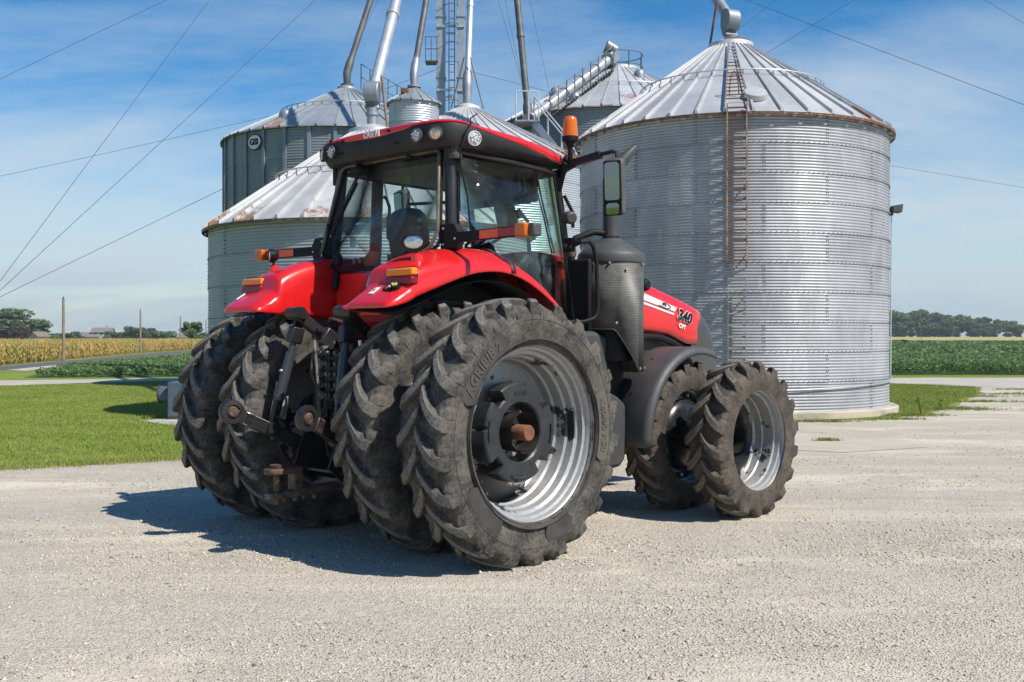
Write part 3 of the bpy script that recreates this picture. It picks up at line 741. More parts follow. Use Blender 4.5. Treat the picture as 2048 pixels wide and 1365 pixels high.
def bin_(label, cx, cy, r, z0, ring, nring, nsheet, ncorr, amp, nrib, rise, capr, wall, roof, face, over=0.14, ringr=None, stiff=0, bolts=True, arc=None, group='corrugated steel grain bins', rib=0.075, segs=10):
    """face: azimuth (deg) the bin shows to the camera; sheets are built all round"""
    root = empty('grain_bin', None, (cx, cy, 0)); tag(root, label, 'grain bin', group)
    h = ring * nring; ze = z0 + h
    f = MB().lathe([(0.01, 0.0), (r + 0.22, 0.0), (r + 0.22, z0 - 0.02), (r + 0.19, z0), (r - 0.3, z0 + 0.002)], 72)
    obj('foundation', f, M['concrete'], root, angle=30)
    ang = 2 * PI / nsheet
    me = sheet_mesh(r, ang, ring + 0.015, ncorr, amp, segs); me.materials.append(wall)
    for k in range(nring):
        for i in range(nsheet):
            a = ang * (i + 0.5 * (k % 2)) + math.radians(face) + ang * 0.22
            o = obj('wall_sheet', me, None, root); o.location = (0, 0, z0 + k * ring); o.rotation_euler = (0, 0, a)
    # bolts along the seams of the visible half
    if bolts:
        mb = MB(); fa = math.radians(face)
        def bolt(a, z):
            c, s_ = math.cos(a), math.sin(a); R0 = r + amp + 0.004; R1 = R0 + 0.016; w = 0.009
            t = Vector((-s_, c, 0)); ra = Vector((c, s_, 0)); p = ra * R0 + Vector((0, 0, z)); q = ra * R1 + Vector((0, 0, z)); zv = Vector((0, 0, w))
            mb.add([p - t * w - zv, p + t * w - zv, p + t * w + zv, p - t * w + zv, q - t * w * .7 - zv * .7, q + t * w * .7 - zv * .7, q + t * w * .7 + zv * .7, q - t * w * .7 + zv * .7],
                   [(4, 5, 6, 7), (0, 1, 5, 4), (1, 2, 6, 5), (2, 3, 7, 6), (3, 0, 4, 7)])
        for k in range(1, nring):
            nb = int(2 * PI * r / 0.12)
            for j in range(nb):
                a = 2 * PI * j / nb
                if math.cos(a - fa) > -0.15: bolt(a, z0 + k * ring + 0.008)
        for k in range(nring):
            for i in range(nsheet):
                a = ang * (i + 0.5 * (k % 2)) + fa + ang * 0.22 + 0.006
                if math.cos(a - fa) > -0.15:
                    for j in range(int(ring / 0.085)):
                        for da in (-0.022 / r, 0.022 / r): bolt(a + da, z0 + k * ring + 0.05 + j * 0.085)
        obj('seam_bolt', mb.mesh('seam_bolt', None, False), M['darkgalv'], root, kind='stuff')
    # roof
    zc = ze + rise
    ra = 2 * PI / nrib
    rp = roof_panel_mesh(capr, zc, r + over, ze - 0.01, ra, rib); rp.materials.append(roof)
    for i in range(nrib):
        o = obj('roof_panel', rp, None, root); o.rotation_euler = (0, 0, ra * (i + 0.5)); o.location = (0, 0, 0)
    cm = MB().lathe([(capr + 0.10, zc - 0.06), (capr + 0.08, zc + 0.05), (capr * 0.9, zc + 0.10), (capr * 0.5, zc + 0.17), (0.0, zc + 0.18)], 40)
    obj('roof_cap', cm, roof, root, angle=30)
    if ringr:
        sl_ = (zc - ze) / (r + over - capr); zr = zc - (ringr - capr) * sl_ + 0.14
        rm = MB(); n = 96; rm_path = [(ringr * math.cos(2 * PI * i / n), ringr * math.sin(2 * PI * i / n), zr) for i in range(n + 1)]
        rm.tube(rm_path, 0.016, 6, False)
        obj('roof_ring', rm, M['rust_band'] if 'rust_band' in M else M['brightgalv'], root)
        cl_ = MB().tube([(ringr, 0, zr), (ringr - 0.01, 0, zr - 0.08)], 0.014, 5).tube([(ringr - 0.05, 0, zr - 0.085), (ringr + 0.06, 0, zr - 0.11)], 0.014, 5).mesh('ring_clip')
        cl_.materials.append(M['greygalv'])
        for i in range(nrib):
            o = obj('ring_clip', cl_, None, root); o.rotation_euler = (0, 0, ra * (i + 0.5))
    if stiff:
        sm = MB().box((r + amp + 0.035, 0, z0 + h / 2), (0.06, 0.11, h - 0.02)).mesh('stiffener'); sm.materials.append(wall)
        for i in range(stiff):
            o = obj('stiffener', sm, None, root); o.rotation_euler = (0, 0, 2 * PI * (i + 0.35) / stiff)
    return root, ze, zc

binR, zeR, zcR = bin_('big galvanised bin with a rusty ladder, front right behind the tractor bonnet', 5.35, 25.95, 3.66, 0.155, 0.632, 10, 8, 10, 0.0075, 40, 2.36, 0.46, M['wall_a'], M['roof_a'], -101, ringr=2.2)
binL, zeL, zcL = bin_('low galvanised bin with a white ribbed roof directly behind the tractor cab', -3.24, 24.6, 3.66, 0.15, 0.66, 6, 8, 10, 0.0075, 40, 2.36, 0.46, M['wall_b'], M['roof_b'], -82, ringr=2.2)
binC, zeC, zcC = bin_('middle bin with a grey white cone roof rising above the cab roof', -1.52, 36.0, 4.5, 0.15, 0.71, 10, 9, 10, 0.0075, 48, 2.25, 0.35, M['wall_d'], M['roof_b'], -88, ringr=None, bolts=False, segs=8, rib=0.06)
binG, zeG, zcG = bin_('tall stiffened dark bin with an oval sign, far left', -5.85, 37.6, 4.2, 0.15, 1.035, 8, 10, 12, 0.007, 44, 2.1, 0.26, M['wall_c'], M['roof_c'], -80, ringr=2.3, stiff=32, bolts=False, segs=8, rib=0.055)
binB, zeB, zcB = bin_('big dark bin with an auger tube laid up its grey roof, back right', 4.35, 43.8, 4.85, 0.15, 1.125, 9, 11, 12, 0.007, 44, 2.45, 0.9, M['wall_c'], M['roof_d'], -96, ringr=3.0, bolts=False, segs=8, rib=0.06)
for o in (binC, binG, binB): pass

# --- fittings of the right bin: ladder, roof ladder, hatch, collar (children, they move with the bin)
def on_bin(root, a_deg, rad, z):
    a = math.radians(a_deg); return Vector((rad * math.cos(a), rad * math.sin(a), z))
def wall_ladder(root, adeg, r, z0, z1, w, step, mat_rail, mat_rung, name='ladder', standoff=0.17, rail_w=0.030):
    a = math.radians(adeg); ra = Vector((math.cos(a), math.sin(a), 0)); t = Vector((-math.sin(a), math.cos(a), 0))
    R = r + standoff; ld = empty(name, root)
    for s in (-1, 1):
        m = MB().beam(ra * R + t * s * w / 2 + Vector((0, 0, z0)), ra * R + t * s * w / 2 + Vector((0, 0, z1)), rail_w, 0.080, ra)
        obj('rail', m, mat_rail, ld)
    rm = MB().beam(ra * R - t * w / 2, ra * R + t * w / 2, 0.03, 0.034).mesh('rung'); rm.materials.append(mat_rung)
    n = int((z1 - z0) / step)
    for i in range(n + 1):
        o = obj('rung', rm, None, ld); o.location = (0, 0, z0 + 0.02 + i * step)
    br = MB()
    br.beam(ra * R, ra * (r + 0.005), 0.02, 0.025)
    br.beam(ra * R + Vector((0, 0, 0.0)), ra * (r + 0.005) + Vector((0, 0, -0.28)), 0.016, 0.02)
    bmsh = br.mesh('bracket'); bmsh.materials.append(M['darkgalv'])
    z = z0 + 0.15
    while z < z1:
        for s in (-1, 1):
            o = obj('bracket', bmsh, None, ld); o.location = t * s * w / 2 + Vector((0, 0, z))
        z += step * 7
    return ld
M['ladder_grey'] = simple('grey_green_ladder', (0.20, 0.22, 0.20), (0.30, 0.29, 0.25), 6, 0.6)
lad_a = -99.7
wall_ladder(binR, lad_a, 3.66, 3.32, 6.62, 0.40, 0.213, M['ladder_rust'], M['rust'])
wall_ladder(binR, lad_a, 3.66, 0.75, 2.95, 0.36, 0.243, M['ladder_grey'], M['ladder_grey'], rail_w=0.016)
def roof_pt(root_r, over, rise, capr, ze, adeg, rad, dz=0.0):
    sl_ = rise / (root_r + over - capr)
    return on_bin(None, adeg, rad, ze + rise - (rad - capr) * sl_ + dz)
rl = empty('roof_ladder', binR)
for i in range(17):
    rad = 0.75 + i * 0.17
    p = roof_pt(3.66, .14, 2.36, .46, zeR, lad_a, rad, 0.10); a = math.radians(lad_a); t = Vector((-math.sin(a), math.cos(a), 0))
    hw = min(0.24, rad * 0.075)
    obj('rung', MB().tube([p - t * hw, p + t * hw], 0.014, 6), M['rust'] if i > 5 else M['brightgalv'], rl)
for s in (-1, 1):
    a = math.radians(lad_a); t = Vector((-math.sin(a), math.cos(a), 0))
    obj('rail', MB().beam(roof_pt(3.66, .14, 2.36, .46, zeR, lad_a, 0.7, 0.09) + t * s * 0.06, roof_pt(3.66, .14, 2.36, .46, zeR, lad_a, 3.75, 0.09) + t * s * 0.25, 0.02, 0.03), M['greygalv'], rl)
# hatch with hoop handle
ha = -92.5
ht = empty('roof_hatch', binR)
c = roof_pt(3.66, .14, 2.36, .46, zeR, ha, 3.25, 0.06); slope = math.atan2(2.36, 3.34)
hm = MB().lathe([(0.0, 0.10), (0.24, 0.075), (0.25, 0.05), (0.25, -0.04)], 28)
ho = obj('hatch_lid', hm, M['roof_a'], ht); ho.location = c; ho.rotation_euler = (0, slope, math.radians(ha))
hp = MB(); pts = []
for k in range(13):
    t_ = PI * k / 12; pts.append(Vector((-0.05 + 0.0 * t_, -0.34 - 0.10 + 0.10 * math.cos(t_), 0.02 + 0.5 * math.sin(t_))))
ho2 = obj('hatch_hoop', MB().tube(pts, 0.013, 6), M['rust'], ht); ho2.location = c; ho2.rotation_euler = (0, 0, math.radians(ha))
# eave clips, white tabs under the eave
em = MB().box((3.66 + 0.05, 0, zeR - 0.07), (0.09, 0.10, 0.05)).mesh('eave_clip'); em.materials.append(M['brightgalv'])
for i in range(40):
    o = obj('eave_clip', em, None, binR); o.rotation_euler = (0, 0, 2 * PI * (i + 1.0) / 40)
dm = MB().box((3.66 + 0.10, 0, zeR - 0.04), (0.03, 0.5, 0.04))
# rust band on roof rim
obj('eave_rim', MB().lathe([(3.66 + 0.145, zeR - 0.075), (3.66 + 0.152, zeR - 0.02)], 96), M['rust'], binR)
obj('eave_rim', MB().lathe([(3.66 + 0.145, zeL - 0.075), (3.66 + 0.152, zeL - 0.02)], 96), M['wornsteel'], binL)
obj('collar', MB().lathe([(0.50, zcR - 0.03), (0.49, zcR + 0.09), (0.42, zcR + 0.13)], 36, a0=-2.1, a1=0.6), M['rust'], binR)
# conduit and flood light on the right edge
cond = MB()
ca = -20.5
A = on_bin(None, ca, 3.66 + 0.05, 4.55); B_ = on_bin(None, ca, 3.66 + 0.035, 0.74)
arcp = [on_bin(None, ca - k * 3, 3.66 + 0.05, 0.74 - 0.006 * k) for k in range(0, 26)]
obj('conduit', MB().tube([A, B_], 0.015, 8).tube(arcp, 0.015, 8), M['brightgalv'], binR)
fl = empty('flood_light', None, (5.35 + on_bin(None, ca, 3.72, 0).x, 25.95 + on_bin(None, ca, 3.72, 0).y, 4.72)); tag(fl, 'small floodlight fixed high on the right edge of the big bin', 'floodlight')
obj('bracket', MB().box((0, 0, -0.05), (0.05, 0.06, 0.22)), M['greyplastic'], fl)
hd = MB().prism([(-0.02, -0.07), (0.19, -0.10), (0.22, 0.10), (0.0, 0.06)], -0.13, 0.13)
obj('housing', hd, M['greyplastic'], fl, bevel=0.01)
obj('lamp_glass', MB().beam((0.203, 0, -0.09), (0.225, 0, 0.09), 0.22, 0.006, (1, 0, 0)), M['lampface'], fl)

# --- GSI oval sign on the tall bin
def text_mesh(s, size=1.0, bold=0.0, extrude=0.0, spacing=1.0, shear=0.0):
    cu = bpy.data.curves.new('txt', 'FONT'); cu.body = s; cu.size = size; cu.offset = bold; cu.extrude = extrude; cu.space_character = spacing; cu.shear = shear
    cu.align_x = 'CENTER'; cu.align_y = 'CENTER'; cu.resolution_u = 3
    to = bpy.data.objects.new('txt', cu); COL.objects.link(to)
    bpy.context.view_layer.update()
    dg = bpy.context.evaluated_depsgraph_get()
    me = bpy.data.meshes.new_from_object(to.evaluated_get(dg))
    bpy.data.objects.remove(to); bpy.data.curves.remove(cu)
    me.materials.clear()
    return me
def text_at(name, s, size, parent, loc, xdir, ydir, mat, bold=0.0, extrude=0.004, spacing=1.0, shear=0.0, label=None):
    me = text_mesh(s, size, bold, extrude, spacing, shear); me.materials.append(mat)
    o = bpy.data.objects.new(name, me); COL.objects.link(o); o.parent = parent
    x = Vector(xdir).normalized(); y = Vector(ydir).normalized(); z = x.cross(y)
    o.matrix_local = Matrix.Translation(Vector(loc)) @ Matrix((x, y, z)).transposed().to_4x4()
    if label: o['label'] = label
    return o
sg = empty('oval_sign', binG)
aa = min(range(-175, -90), key=lambda q: abs((-5.85 + 4.31 * math.cos(math.radians(q))) / (37.6 + 4.31 * math.sin(math.radians(q))) + 515 / FPX)); zS = 1.72 + (676 - 285.5) / FPX * (37.6 + 4.3 * math.sin(math.radians(aa)))
ra = on_bin(None, aa, 4.2 + 0.11, zS); tdir = on_bin(None, aa + 90, 1, 0); nd = on_bin(None, aa, 1, 0)
def oval(rx, rz, off, th):
    m = MB(); n = 36; r0 = [ra + nd * (off) + tdir * rx * math.cos(2 * PI * k / n) + Vector((0, 0, rz * math.sin(2 * PI * k / n))) for k in range(n)]
    return m.ring_loft([r0, [q + nd * th for q in r0]], True, True)
obj('sign_plate', oval(0.30, 0.25, 0, 0.02), M['black'], sg); obj('sign_face', oval(0.275, 0.225, 0.022, 0.006), M['stripe'], sg)
text_at('sign_lettering', 'GSI', 0.27, sg, ra + nd * 0.034, tdir, (0, 0, 1), M['black'], bold=0.012)
# vent hood at the left eave of the tall bin
vh = MB().lathe([(0.0, 0.22), (0.12, 0.20), (0.2, 0.12), (0.23, 0.0), (0.23, -0.25)], 20)
v1 = obj('roof_vent', vh, M['greygalv'], binG); v1.location = on_bin(None, 178, 4.1, zeG + 0.06)
v2 = obj('roof_vent', vh.mesh('roof_vent'), M['greygalv'], binG); v2.location = on_bin(None, -118, 3.3, zeG + 0.55)
for k, (aa_, rr_) in enumerate([(-118, 4.2), (-70, 2.0), (-150, 3.0)]):
    v = obj('roof_vent', vh.mesh('roof_vent'), M['greygalv'], binB); v.location = roof_pt(4.85, .14, 2.45, .9, zeB, aa_, rr_, 0.05)

# --- small elevated tank between the spouts
def tank():
    D = 30.0; c = at(828, 300, D); r = 0.70
    root = empty('overhead_tank', None, (c.x, D, 0)); tag(root, 'small bright corrugated tank behind the cab roof, just left of the tower', 'grain tank')
    me = sheet_mesh(r, PI / 2, 0.6, 9, 0.006, 8); me.materials.append(M['wall_d'])
    zt = CAM_H + (676 - 208) / FPX * D; z0 = zt - 4 * 0.6
    for k in range(4):
        for i in range(4):
            o = obj('wall_sheet', me, None, root); o.location = (0, 0, z0 + k * 0.6); o.rotation_euler = (0, 0, PI / 2 * (i + 0.5 * (k % 2)))
    rp = roof_panel_mesh(0.14, zt + 0.42, r + 0.08, zt - 0.01, 2 * PI / 16, 0.03, 0.03); rp.materials.append(M['roof_c'])
    for i in range(16):
        o = obj('roof_panel', rp, None, root); o.rotation_euler = (0, 0, 2 * PI * i / 16)
    obj('hopper', MB().lathe([(r, z0), (0.15, z0 - .8), (0.15, z0 - 1.1)], 32), M['wall_d'], root)
    for s in (-1, 1):
        for q in (-1, 1):
            obj('leg', MB().beam((s * 0.5, q * 0.5, 0), (s * 0.5, q * 0.5, z0 + 0.5), 0.10, 0.10), M['greygalv'], root)
    obj('roof_cap', MB().lathe([(0.18, zt + 0.36), (0.15, zt + 0.50), (0, zt + 0.52)], 20), M['darkgalv'], root)
    obj('roof_hatch', MB().box((-0.22, -0.36, zt + 0.27), (0.22, 0.2, 0.16)), M['rust'], root, bevel=0.03)
    return c.x, D, zt + 0.5
tkx, tkD, tkz = tank()

# --- elevator tower with two legs
HEAD = at(968, -690, 42.0)
def tower():
    D = 42.0
    xl = at(882, 100, D).x; xr = at(922, 100, D).x
    root = empty('elevator_tower', None, ((xl + xr) / 2, D, 0)); tag(root, 'grey bucket elevator with two square legs and a caged ladder', 'grain elevator')
    hx = (xr - xl) / 2; top = HEAD.z + 0.6
    for s, w in ((-1, 0.34), (1, 0.30)):
        c = MB()
        z = 0.0
        while z < top:
            z1 = min(z + 2.4, top); c.box((s * hx, 0, (z + z1) / 2), (w, 0.42, z1 - z - 0.012)); c.box((s * hx, 0, z1 - 0.006), (w + 0.06, 0.48, 0.05)); z = z1
        obj('elevator_leg', c, M['towerpaint'], root)
    for k in range(11):
        z = 1.4 + k * 2.52
        obj('cross_tie', MB().box((0, -0.235, z), (2 * hx + 0.3, 0.05, 0.10)).box((0, -0.235, z - 0.28), (2 * hx - 0.3, 0.05, 0.08)), M['brightgalv'], root)
    # ladder between the legs
    ld = empty('ladder', root)
    for s in (-1, 1): obj('rail', MB().box((0.05 + s * 0.11, -0.36, top / 2), (0.035, 0.035, top)), M['darkgalv'], ld)
    rm = MB().tube([(-0.06, -0.36, 0), (0.16, -0.36, 0)], 0.014, 5).mesh('rung'); rm.materials.append(M['darkgalv'])
    for k in range(int(top / 0.3)):
        o = obj('rung', rm, None, ld); o.location = (0, 0, 0.3 * k + 0.15)
    # rest platform on the left leg
    pf = empty('rest_platform', root)
    zp = CAM_H + (676 - 128) / FPX * D; zq = CAM_H + (676 - 80) / FPX * D
    obj('deck', MB().box((-hx - 0.35, -0.1, zp), (0.5, 0.6, 0.05)), M['darkgalv'], pf)
    for dx in (-0.58, -0.36, -0.14): obj('post', MB().box((-hx + dx, -0.38, (zp + zq) / 2), (0.03, 0.03, zq - zp)), M['darkgalv'], pf)
    for z in (zp + (zq - zp) * 0.5, zq): obj('rail', MB().box((-hx - 0.35, -0.38, z), (0.5, 0.03, 0.03)), M['darkgalv'], pf)
    hoop = MB().tube([(0.27 * math.cos(a), -0.36 - 0.30 * math.sin(a), 0) for a in [PI * k / 10 for k in range(11)]], 0.013, 5).mesh('cage_hoop'); hoop.materials.append(M['darkgalv'])
    for k in range(14):
        o = obj('cage_hoop', hoop, None, root); o.location = (0.05 + (-hx - 0.05 if k > 8 else 0), 0, 9.5 + k * 0.75)
    obj('elevator_head', MB().box((0, 0, top + 0.5), (2 * hx + 1.0, 1.0, 1.0)), M['towerpaint'], root, bevel=0.1)
    return root
tower()

# --- spouts running down from the tower head
def spout(label, pix, end, r, mat, elbow=None, ends_dark=False):
    """pix: photo pixel high on the pipe (to aim it), end: world point at its lower end"""
    end = Vector(end); d = HEAD - end
    root = empty('grain_spout', None, end); tag(root, label, 'grain spout', 'spouts running down from the elevator head')
    up = d.normalized()
    obj('pipe', MB().tube([up * 0.3, d], r, 14), mat, root)
    fl_ = MB()
    n = int(d.length / 3.1)
    for k in range(1, n):
        q = up * (0.2 + 3.1 * k * 0.97)
        fl_.tube([q - up * 0.07, q + up * 0.07], r * 1.22, 14)
    for k in range(1, n):
        q = up * (0.2 + 3.1 * k * 0.97)
        obj('flange', MB().tube([q - up * 0.07, q + up * 0.07], r * 1.22, 14), mat, root)
    return root, up, d
def spout_foot(root, up, r, mat, drop):
    m = MB().tube([up * 0.55, up * 0.30, Vector((0, 0, -0.05)), Vector((0, 0, -drop))], [r * 1.0, r * 1.22, r * 1.22, r * 1.0], 14)
    obj('spout_foot', m, mat, root)
    obj('collar', MB().lathe([(r * 1.9, -drop - 0.05), (r * 1.9, -drop), (r * 1.2, -drop + 0.02)], 20), mat, root)
eG = Vector((-5.85, 37.6, zcG + 0.62)); r_, u_, d_ = spout('dark spout coming down onto the bin with the oval sign', None, eG, 0.11, M['darkgalv']); spout_foot(r_, u_, 0.12, M['darkgalv'], 0.45)
eK = Vector((tkx, tkD, tkz + 0.36)); r_, u_, d_ = spout('dark spout coming down onto the small corrugated tank', None, eK, 0.09, M['darkgalv']); spout_foot(r_, u_, 0.10, M['greygalv'], 0.36)
eC = Vector((-1.52, 36.0, zcC + 0.75)); r_, u_, d_ = spout('bright spout dropping almost straight onto the middle bin roof', None, eC, 0.11, M['brightgalv']); spout_foot(r_, u_, 0.14, M['greygalv'], 0.6)
for s in (-1, 1): obj('brace', MB().tube([(s * 0.55, 0, -0.75), (s * 0.10, 0, 1.0)], 0.025, 6), M['darkgalv'], r_)
eE = at(1057, 236, 39.0); r_, u_, d_ = spout('weathered spout ending beside the stairway on the back right bin', None, eE, 0.125, M['darkgalv']); spout_foot(r_, u_, 0.15, M['darkgalv'], 0.35)
obj('drive_motor', MB().tube([(-0.05, -0.35, -0.10), (-0.05, 0.2, -0.10)], 0.19, 14), M['darkgalv'], r_)
M['elbowgrey'] = simple('blue_grey_elbow', (0.22, 0.25, 0.28), (0.17, 0.20, 0.23), 3, 0.5, metal=0.3)
def big_elbow(root, up, r, mat, topz, drop):
    """round-backed flow retarder: a D-shaped box turned down to the roof"""
    side = Vector((1, 0, 0)) if abs(up.x) > 0.2 else Vector((0, 1, 0))
    m = MB()
    hd_ = Vector((up.x, up.y, 0)).normalized(); pr = []
    R = r * 1.9; poly = []
    for k in range(11):
        a = -PI / 2 + PI * k / 10 * 1.05
        poly.append((-R * math.cos(a) * 0.8, R * math.sin(a) + 0.0))
    poly += [(R * 0.65, R * 0.9), (R * 0.75, -R * 0.4), (R * 0.35, -R * 1.5), (-R * 0.35, -R * 1.5)]
    m.prism(poly, -r * 1.25, r * 1.25)
    o = obj('elbow', m, mat, root, bevel=0.02); ang = math.atan2(hd_.y, hd_.x); o.rotation_euler = (0, 0, ang); o.location = (0, 0, topz)
    obj('neck', MB().lathe([(r * 1.05, topz - R * 1.45), (r * 1.0, topz - R * 1.8), (r * 1.15, topz - R * 1.82), (r * 1.15, topz - R * 2.1), (r * 0.95, topz - R * 2.15), (r * 0.95, -drop)], 20), mat, root)
eL = Vector((-3.24, 24.6, zcL + 0.88)); r_, u_, d_ = spout('light grey spout coming down onto the low white roofed bin', None, eL, 0.135, M['brightgalv']); big_elbow(r_, u_, 0.135, M['greygalv'], 0.06, 0.75)
obj('prop', MB().tube([(0.36, -0.1, -0.75), (0.23, -0.1, 0.42)], 0.035, 8), M['wood'], r_)
eR = Vector((5.35, 25.95, zcR + 0.66)); r_, u_, d_ = spout('blue grey spout reaching across to the peak of the big right bin', None, eR, 0.135, M['greygalv']); big_elbow(r_, u_, 0.14, M['elbowgrey'], 0.0, 0.55)
obj('prop', MB().tube([(-0.50, 0.2, -0.75), (-0.34, 0.0, 0.42)], 0.028, 8), M['rust'], r_)

# --- auger up the roof of the back right bin, with railing, and the stairway
def auger():
    D0, D1 = 42.7, 38.7
    p1 = at(1221, 116, D0); p0 = at(1062, 236, D1)
    root = empty('roof_auger', None, p0); tag(root, 'grey auger tube with a row of railing posts lying up the back right bin roof', 'auger')
    d = p1 - p0; u = d.normalized()
    obj('tube', MB().tube([(0, 0, 0), d], 0.175, 16), M['brightgalv'], root)
    for k in range(1, 5):
        q = d * (k / 5); obj('clamp', MB().tube([q - u * 0.04, q + u * 0.04], 0.20, 16), M['greygalv'], root)
    n = 9
    for k in range(n):
        q = d * (0.12 + 0.80 * k / (n - 1)) + Vector((0.30, -0.45, -0.15))
        obj('railing_post', MB().tube([q + Vector((0, 0, -0.35)), q + Vector((0, 0, 0.70))], 0.025, 6), M['darkgalv'], root)
    for z in (0.05, 0.66):
        a = d * 0.12 + Vector((0.30, -0.45, -0.15 + z)); b = d * 0.92 + Vector((0.30, -0.45, -0.15 + z))
        obj('railing_bar', MB().tube([a, b], 0.016, 5), M['darkgalv'], root)
    rm = MB().box((0, 0, 0), (0.10, 0.5, 0.03)).mesh('tread'); rm.materials.append(M['darkgalv'])
    for k in range(24):
        o = obj('tread', rm, None, root); o.location = d * (0.1 + 0.8 * k / 23) + Vector((0.30, -0.45, -0.42))
    obj('head_box', MB().beam(d - u * 0.25, d + u * 0.35, 0.5, 0.5), M['greygalv'], root, bevel=0.05)
    obj('motor', MB().tube([d + Vector((-0.15, -0.1, 0.50)), d + Vector((0.22, -0.1, 0.26))], 0.19, 14), M['greygalv'], root)
    obj('motor', MB().tube([d + Vector((-0.20, 0, 0.15)), d + Vector((-0.02, 0, 0.62))], 0.12, 12), M['darkgalv'], root)
    # top platform
    c = Vector((4.45, 43.8, zcB - 0.42)) - p0
    for k in range(8):
        a = 2 * PI * k / 8 + 0.3; q = c + Vector((0.95 * math.cos(a), 0.95 * math.sin(a), 0))
        if k in (3, 4): continue
        obj('railing_post', MB().tube([q, q + Vector((0, 0, 1.05))], 0.025, 6), M['darkgalv'], root)
    for z in (0.55, 1.05):
        obj('railing_bar', MB().tube([c + Vector((0.95 * math.cos(a), 0.95 * math.sin(a), z)) for a in np.linspace(-2.2, 2.0, 15)], 0.02, 5), M['darkgalv'], root)
    for s in (-1, 1): obj('brace', MB().tube([d + Vector((s * 0.3, 0, 0.1)), d + Vector((-0.3 + s * 0.3, -0.2, -0.9))], 0.025, 6), M['darkgalv'], root)
auger()
def stairway():
    D = 38.3; a = at(1068, 250, D); b = at(1152, 352, D - 0.8)
    root = empty('stairway', None, a); tag(root, 'grey metal stairway with handrails climbing the back right bin', 'stairs')
    d = b - a
    off = Vector((0.0, -0.35, 0))
    for s in (-1, 1): obj('stringer', MB().beam(off * s, d + off * s, 0.05, 0.26), M['towerpaint'], root)
    tm = MB().box((0, 0, 0), (0.24, 0.66, 0.035)).mesh('tread'); tm.materials.append(M['greygalv'])
    for k in range(9):
        o = obj('tread', tm, None, root); o.location = d * ((k + 0.5) / 9)
    for s in (-1, 1):
        obj('handrail', MB().tube([off * s + Vector((0, 0, 0.95)), d + off * s + Vector((0, 0, 0.95))], 0.028, 6), M['brightgalv'], root)
        for k in range(4):
            q = d * (k / 3) + off * s
            obj('railing_post', MB().tube([q, q + Vector((0, 0, 0.95))], 0.026, 6), M['brightgalv'], root)
    obj('landing', MB().box((-0.25, 0, 0.05), (0.9, 1.0, 0.06)), M['greygalv'], root)
    for dx in (-0.65, -0.2, 0.15): obj('railing_post', MB().tube([(dx, -0.5, 0.05), (dx, -0.5, 1.1)], 0.026, 6), M['brightgalv'], root)
    obj('railing_bar', MB().tube([(-0.65, -0.5, 1.1), (0.15, -0.5, 1.1)], 0.026, 6), M['brightgalv'], root)
    obj('support', MB().beam((0, 0, -a.z), (0, 0, 0), 0.12, 0.12), M['greygalv'], root)
    obj('support', MB().beam((d.x, d.y, -a.z), d, 0.12, 0.12), M['greygalv'], root)
stairway()
def catwalk():
    D = 41; a = at(722, 152, D); b = at(812, 204, D)
    root = empty('catwalk', None, a); tag(root, 'thin sloping catwalk railing behind the roof of the bin with the oval sign', 'catwalk'); d = b - a
    for z in (0.0, 0.45, 0.95): obj('railing_bar', MB().tube([(0, 0, z - 0.5), d + Vector((0, 0, z - 0.5))], 0.018, 5), M['darkgalv'], root)
    for k in range(6):
        q = d * (k / 5); obj('railing_post', MB().tube([q + Vector((0, 0, -0.5)), q + Vector((0, 0, 0.46))], 0.02, 5), M['darkgalv'], root)
catwalk()

# --- aeration fan left of the low bin
def fan():
    Y = 22.6; c = at(352, 812, Y)
    root = empty('aeration_fan', None, (c.x, Y, 0)); tag(root, 'blue grey aeration fan with a round inlet beside the low bin', 'fan')
    obj('housing', MB().box((0.32, 0, 0.42), (0.78, 0.75, 0.74)), M['bluegrey'], root, bevel=0.03)
    obj('duct', MB().box((1.05, 0.4, 0.36), (0.75, 0.6, 0.55)), M['bluegrey'], root, bevel=0.02)
    obj('inlet', MB().lathe([(0.0, -0.10), (0.17, -0.10), (0.175, -0.32), (0.15, -0.32), (0.14, -0.14)], 28, (0, -0.05, 0.52), 'x'), M['bluegrey'], root)
    obj('inlet_band', MB().lathe([(0.178, -0.30), (0.19, -0.30), (0.19, -0.335), (0.178, -0.335)], 28, (0, -0.05, 0.52), 'x'), M['greyplastic'], root)
    for s in (-1, 1): obj('foot', MB().box((0.32, s * 0.3, 0.025), (0.8, 0.08, 0.06)), M['darkgalv'], root)
fan()

# --- power lines and guy cables
def wire(label, p0, p1, r=0.012, sag=0.0, cat='cable'):
    p0 = Vector(p0); p1 = Vector(p1); d = p1 - p0; n = 12 if sag else 1
    u = d.normalized(); eye = Vector((0, 0, CAM_H))
    def outside(p): q = p - eye; x, y = 1024 + FPX * q.x / q.y, 682.5 - FPX * q.z / q.y; return x < 0 or x > 2048 or y < 0
    def reach(p, v): return p + v * (min(14.0, p.z / -v.z) if v.z < -1e-3 else 14.0)
    if outside(p1): p1 = reach(p1, u)
    if outside(p0): p0 = reach(p0, -u)
    d = p1 - p0
    pts = [d * (k / n) - Vector((0, 0, sag * 4 * (k / n) * (1 - k / n))) for k in range(n + 1)]
    o = obj('guy_cable', MB().tube(pts, r, 5), M['wire']); o.location = p0
    tag(o, label, cat, 'thin cables across the sky')
wire('longest cable crossing the left sky from top to lower left edge', at(640, -8, 40), at(-20, 600, 30), 0.0085)
wire('steepest cable at the far left, ending low at the picture edge', at(425, -8, 40), at(-20, 590, 30), 0.008)
wire('short cable across the upper left corner', at(350, -8, 40), at(-20, 168, 40), 0.007)
wire('nearly level cable running left from the peak of the tall bin', at(540, 232, 60), at(-30, 354, 60), 0.011, 0.15)
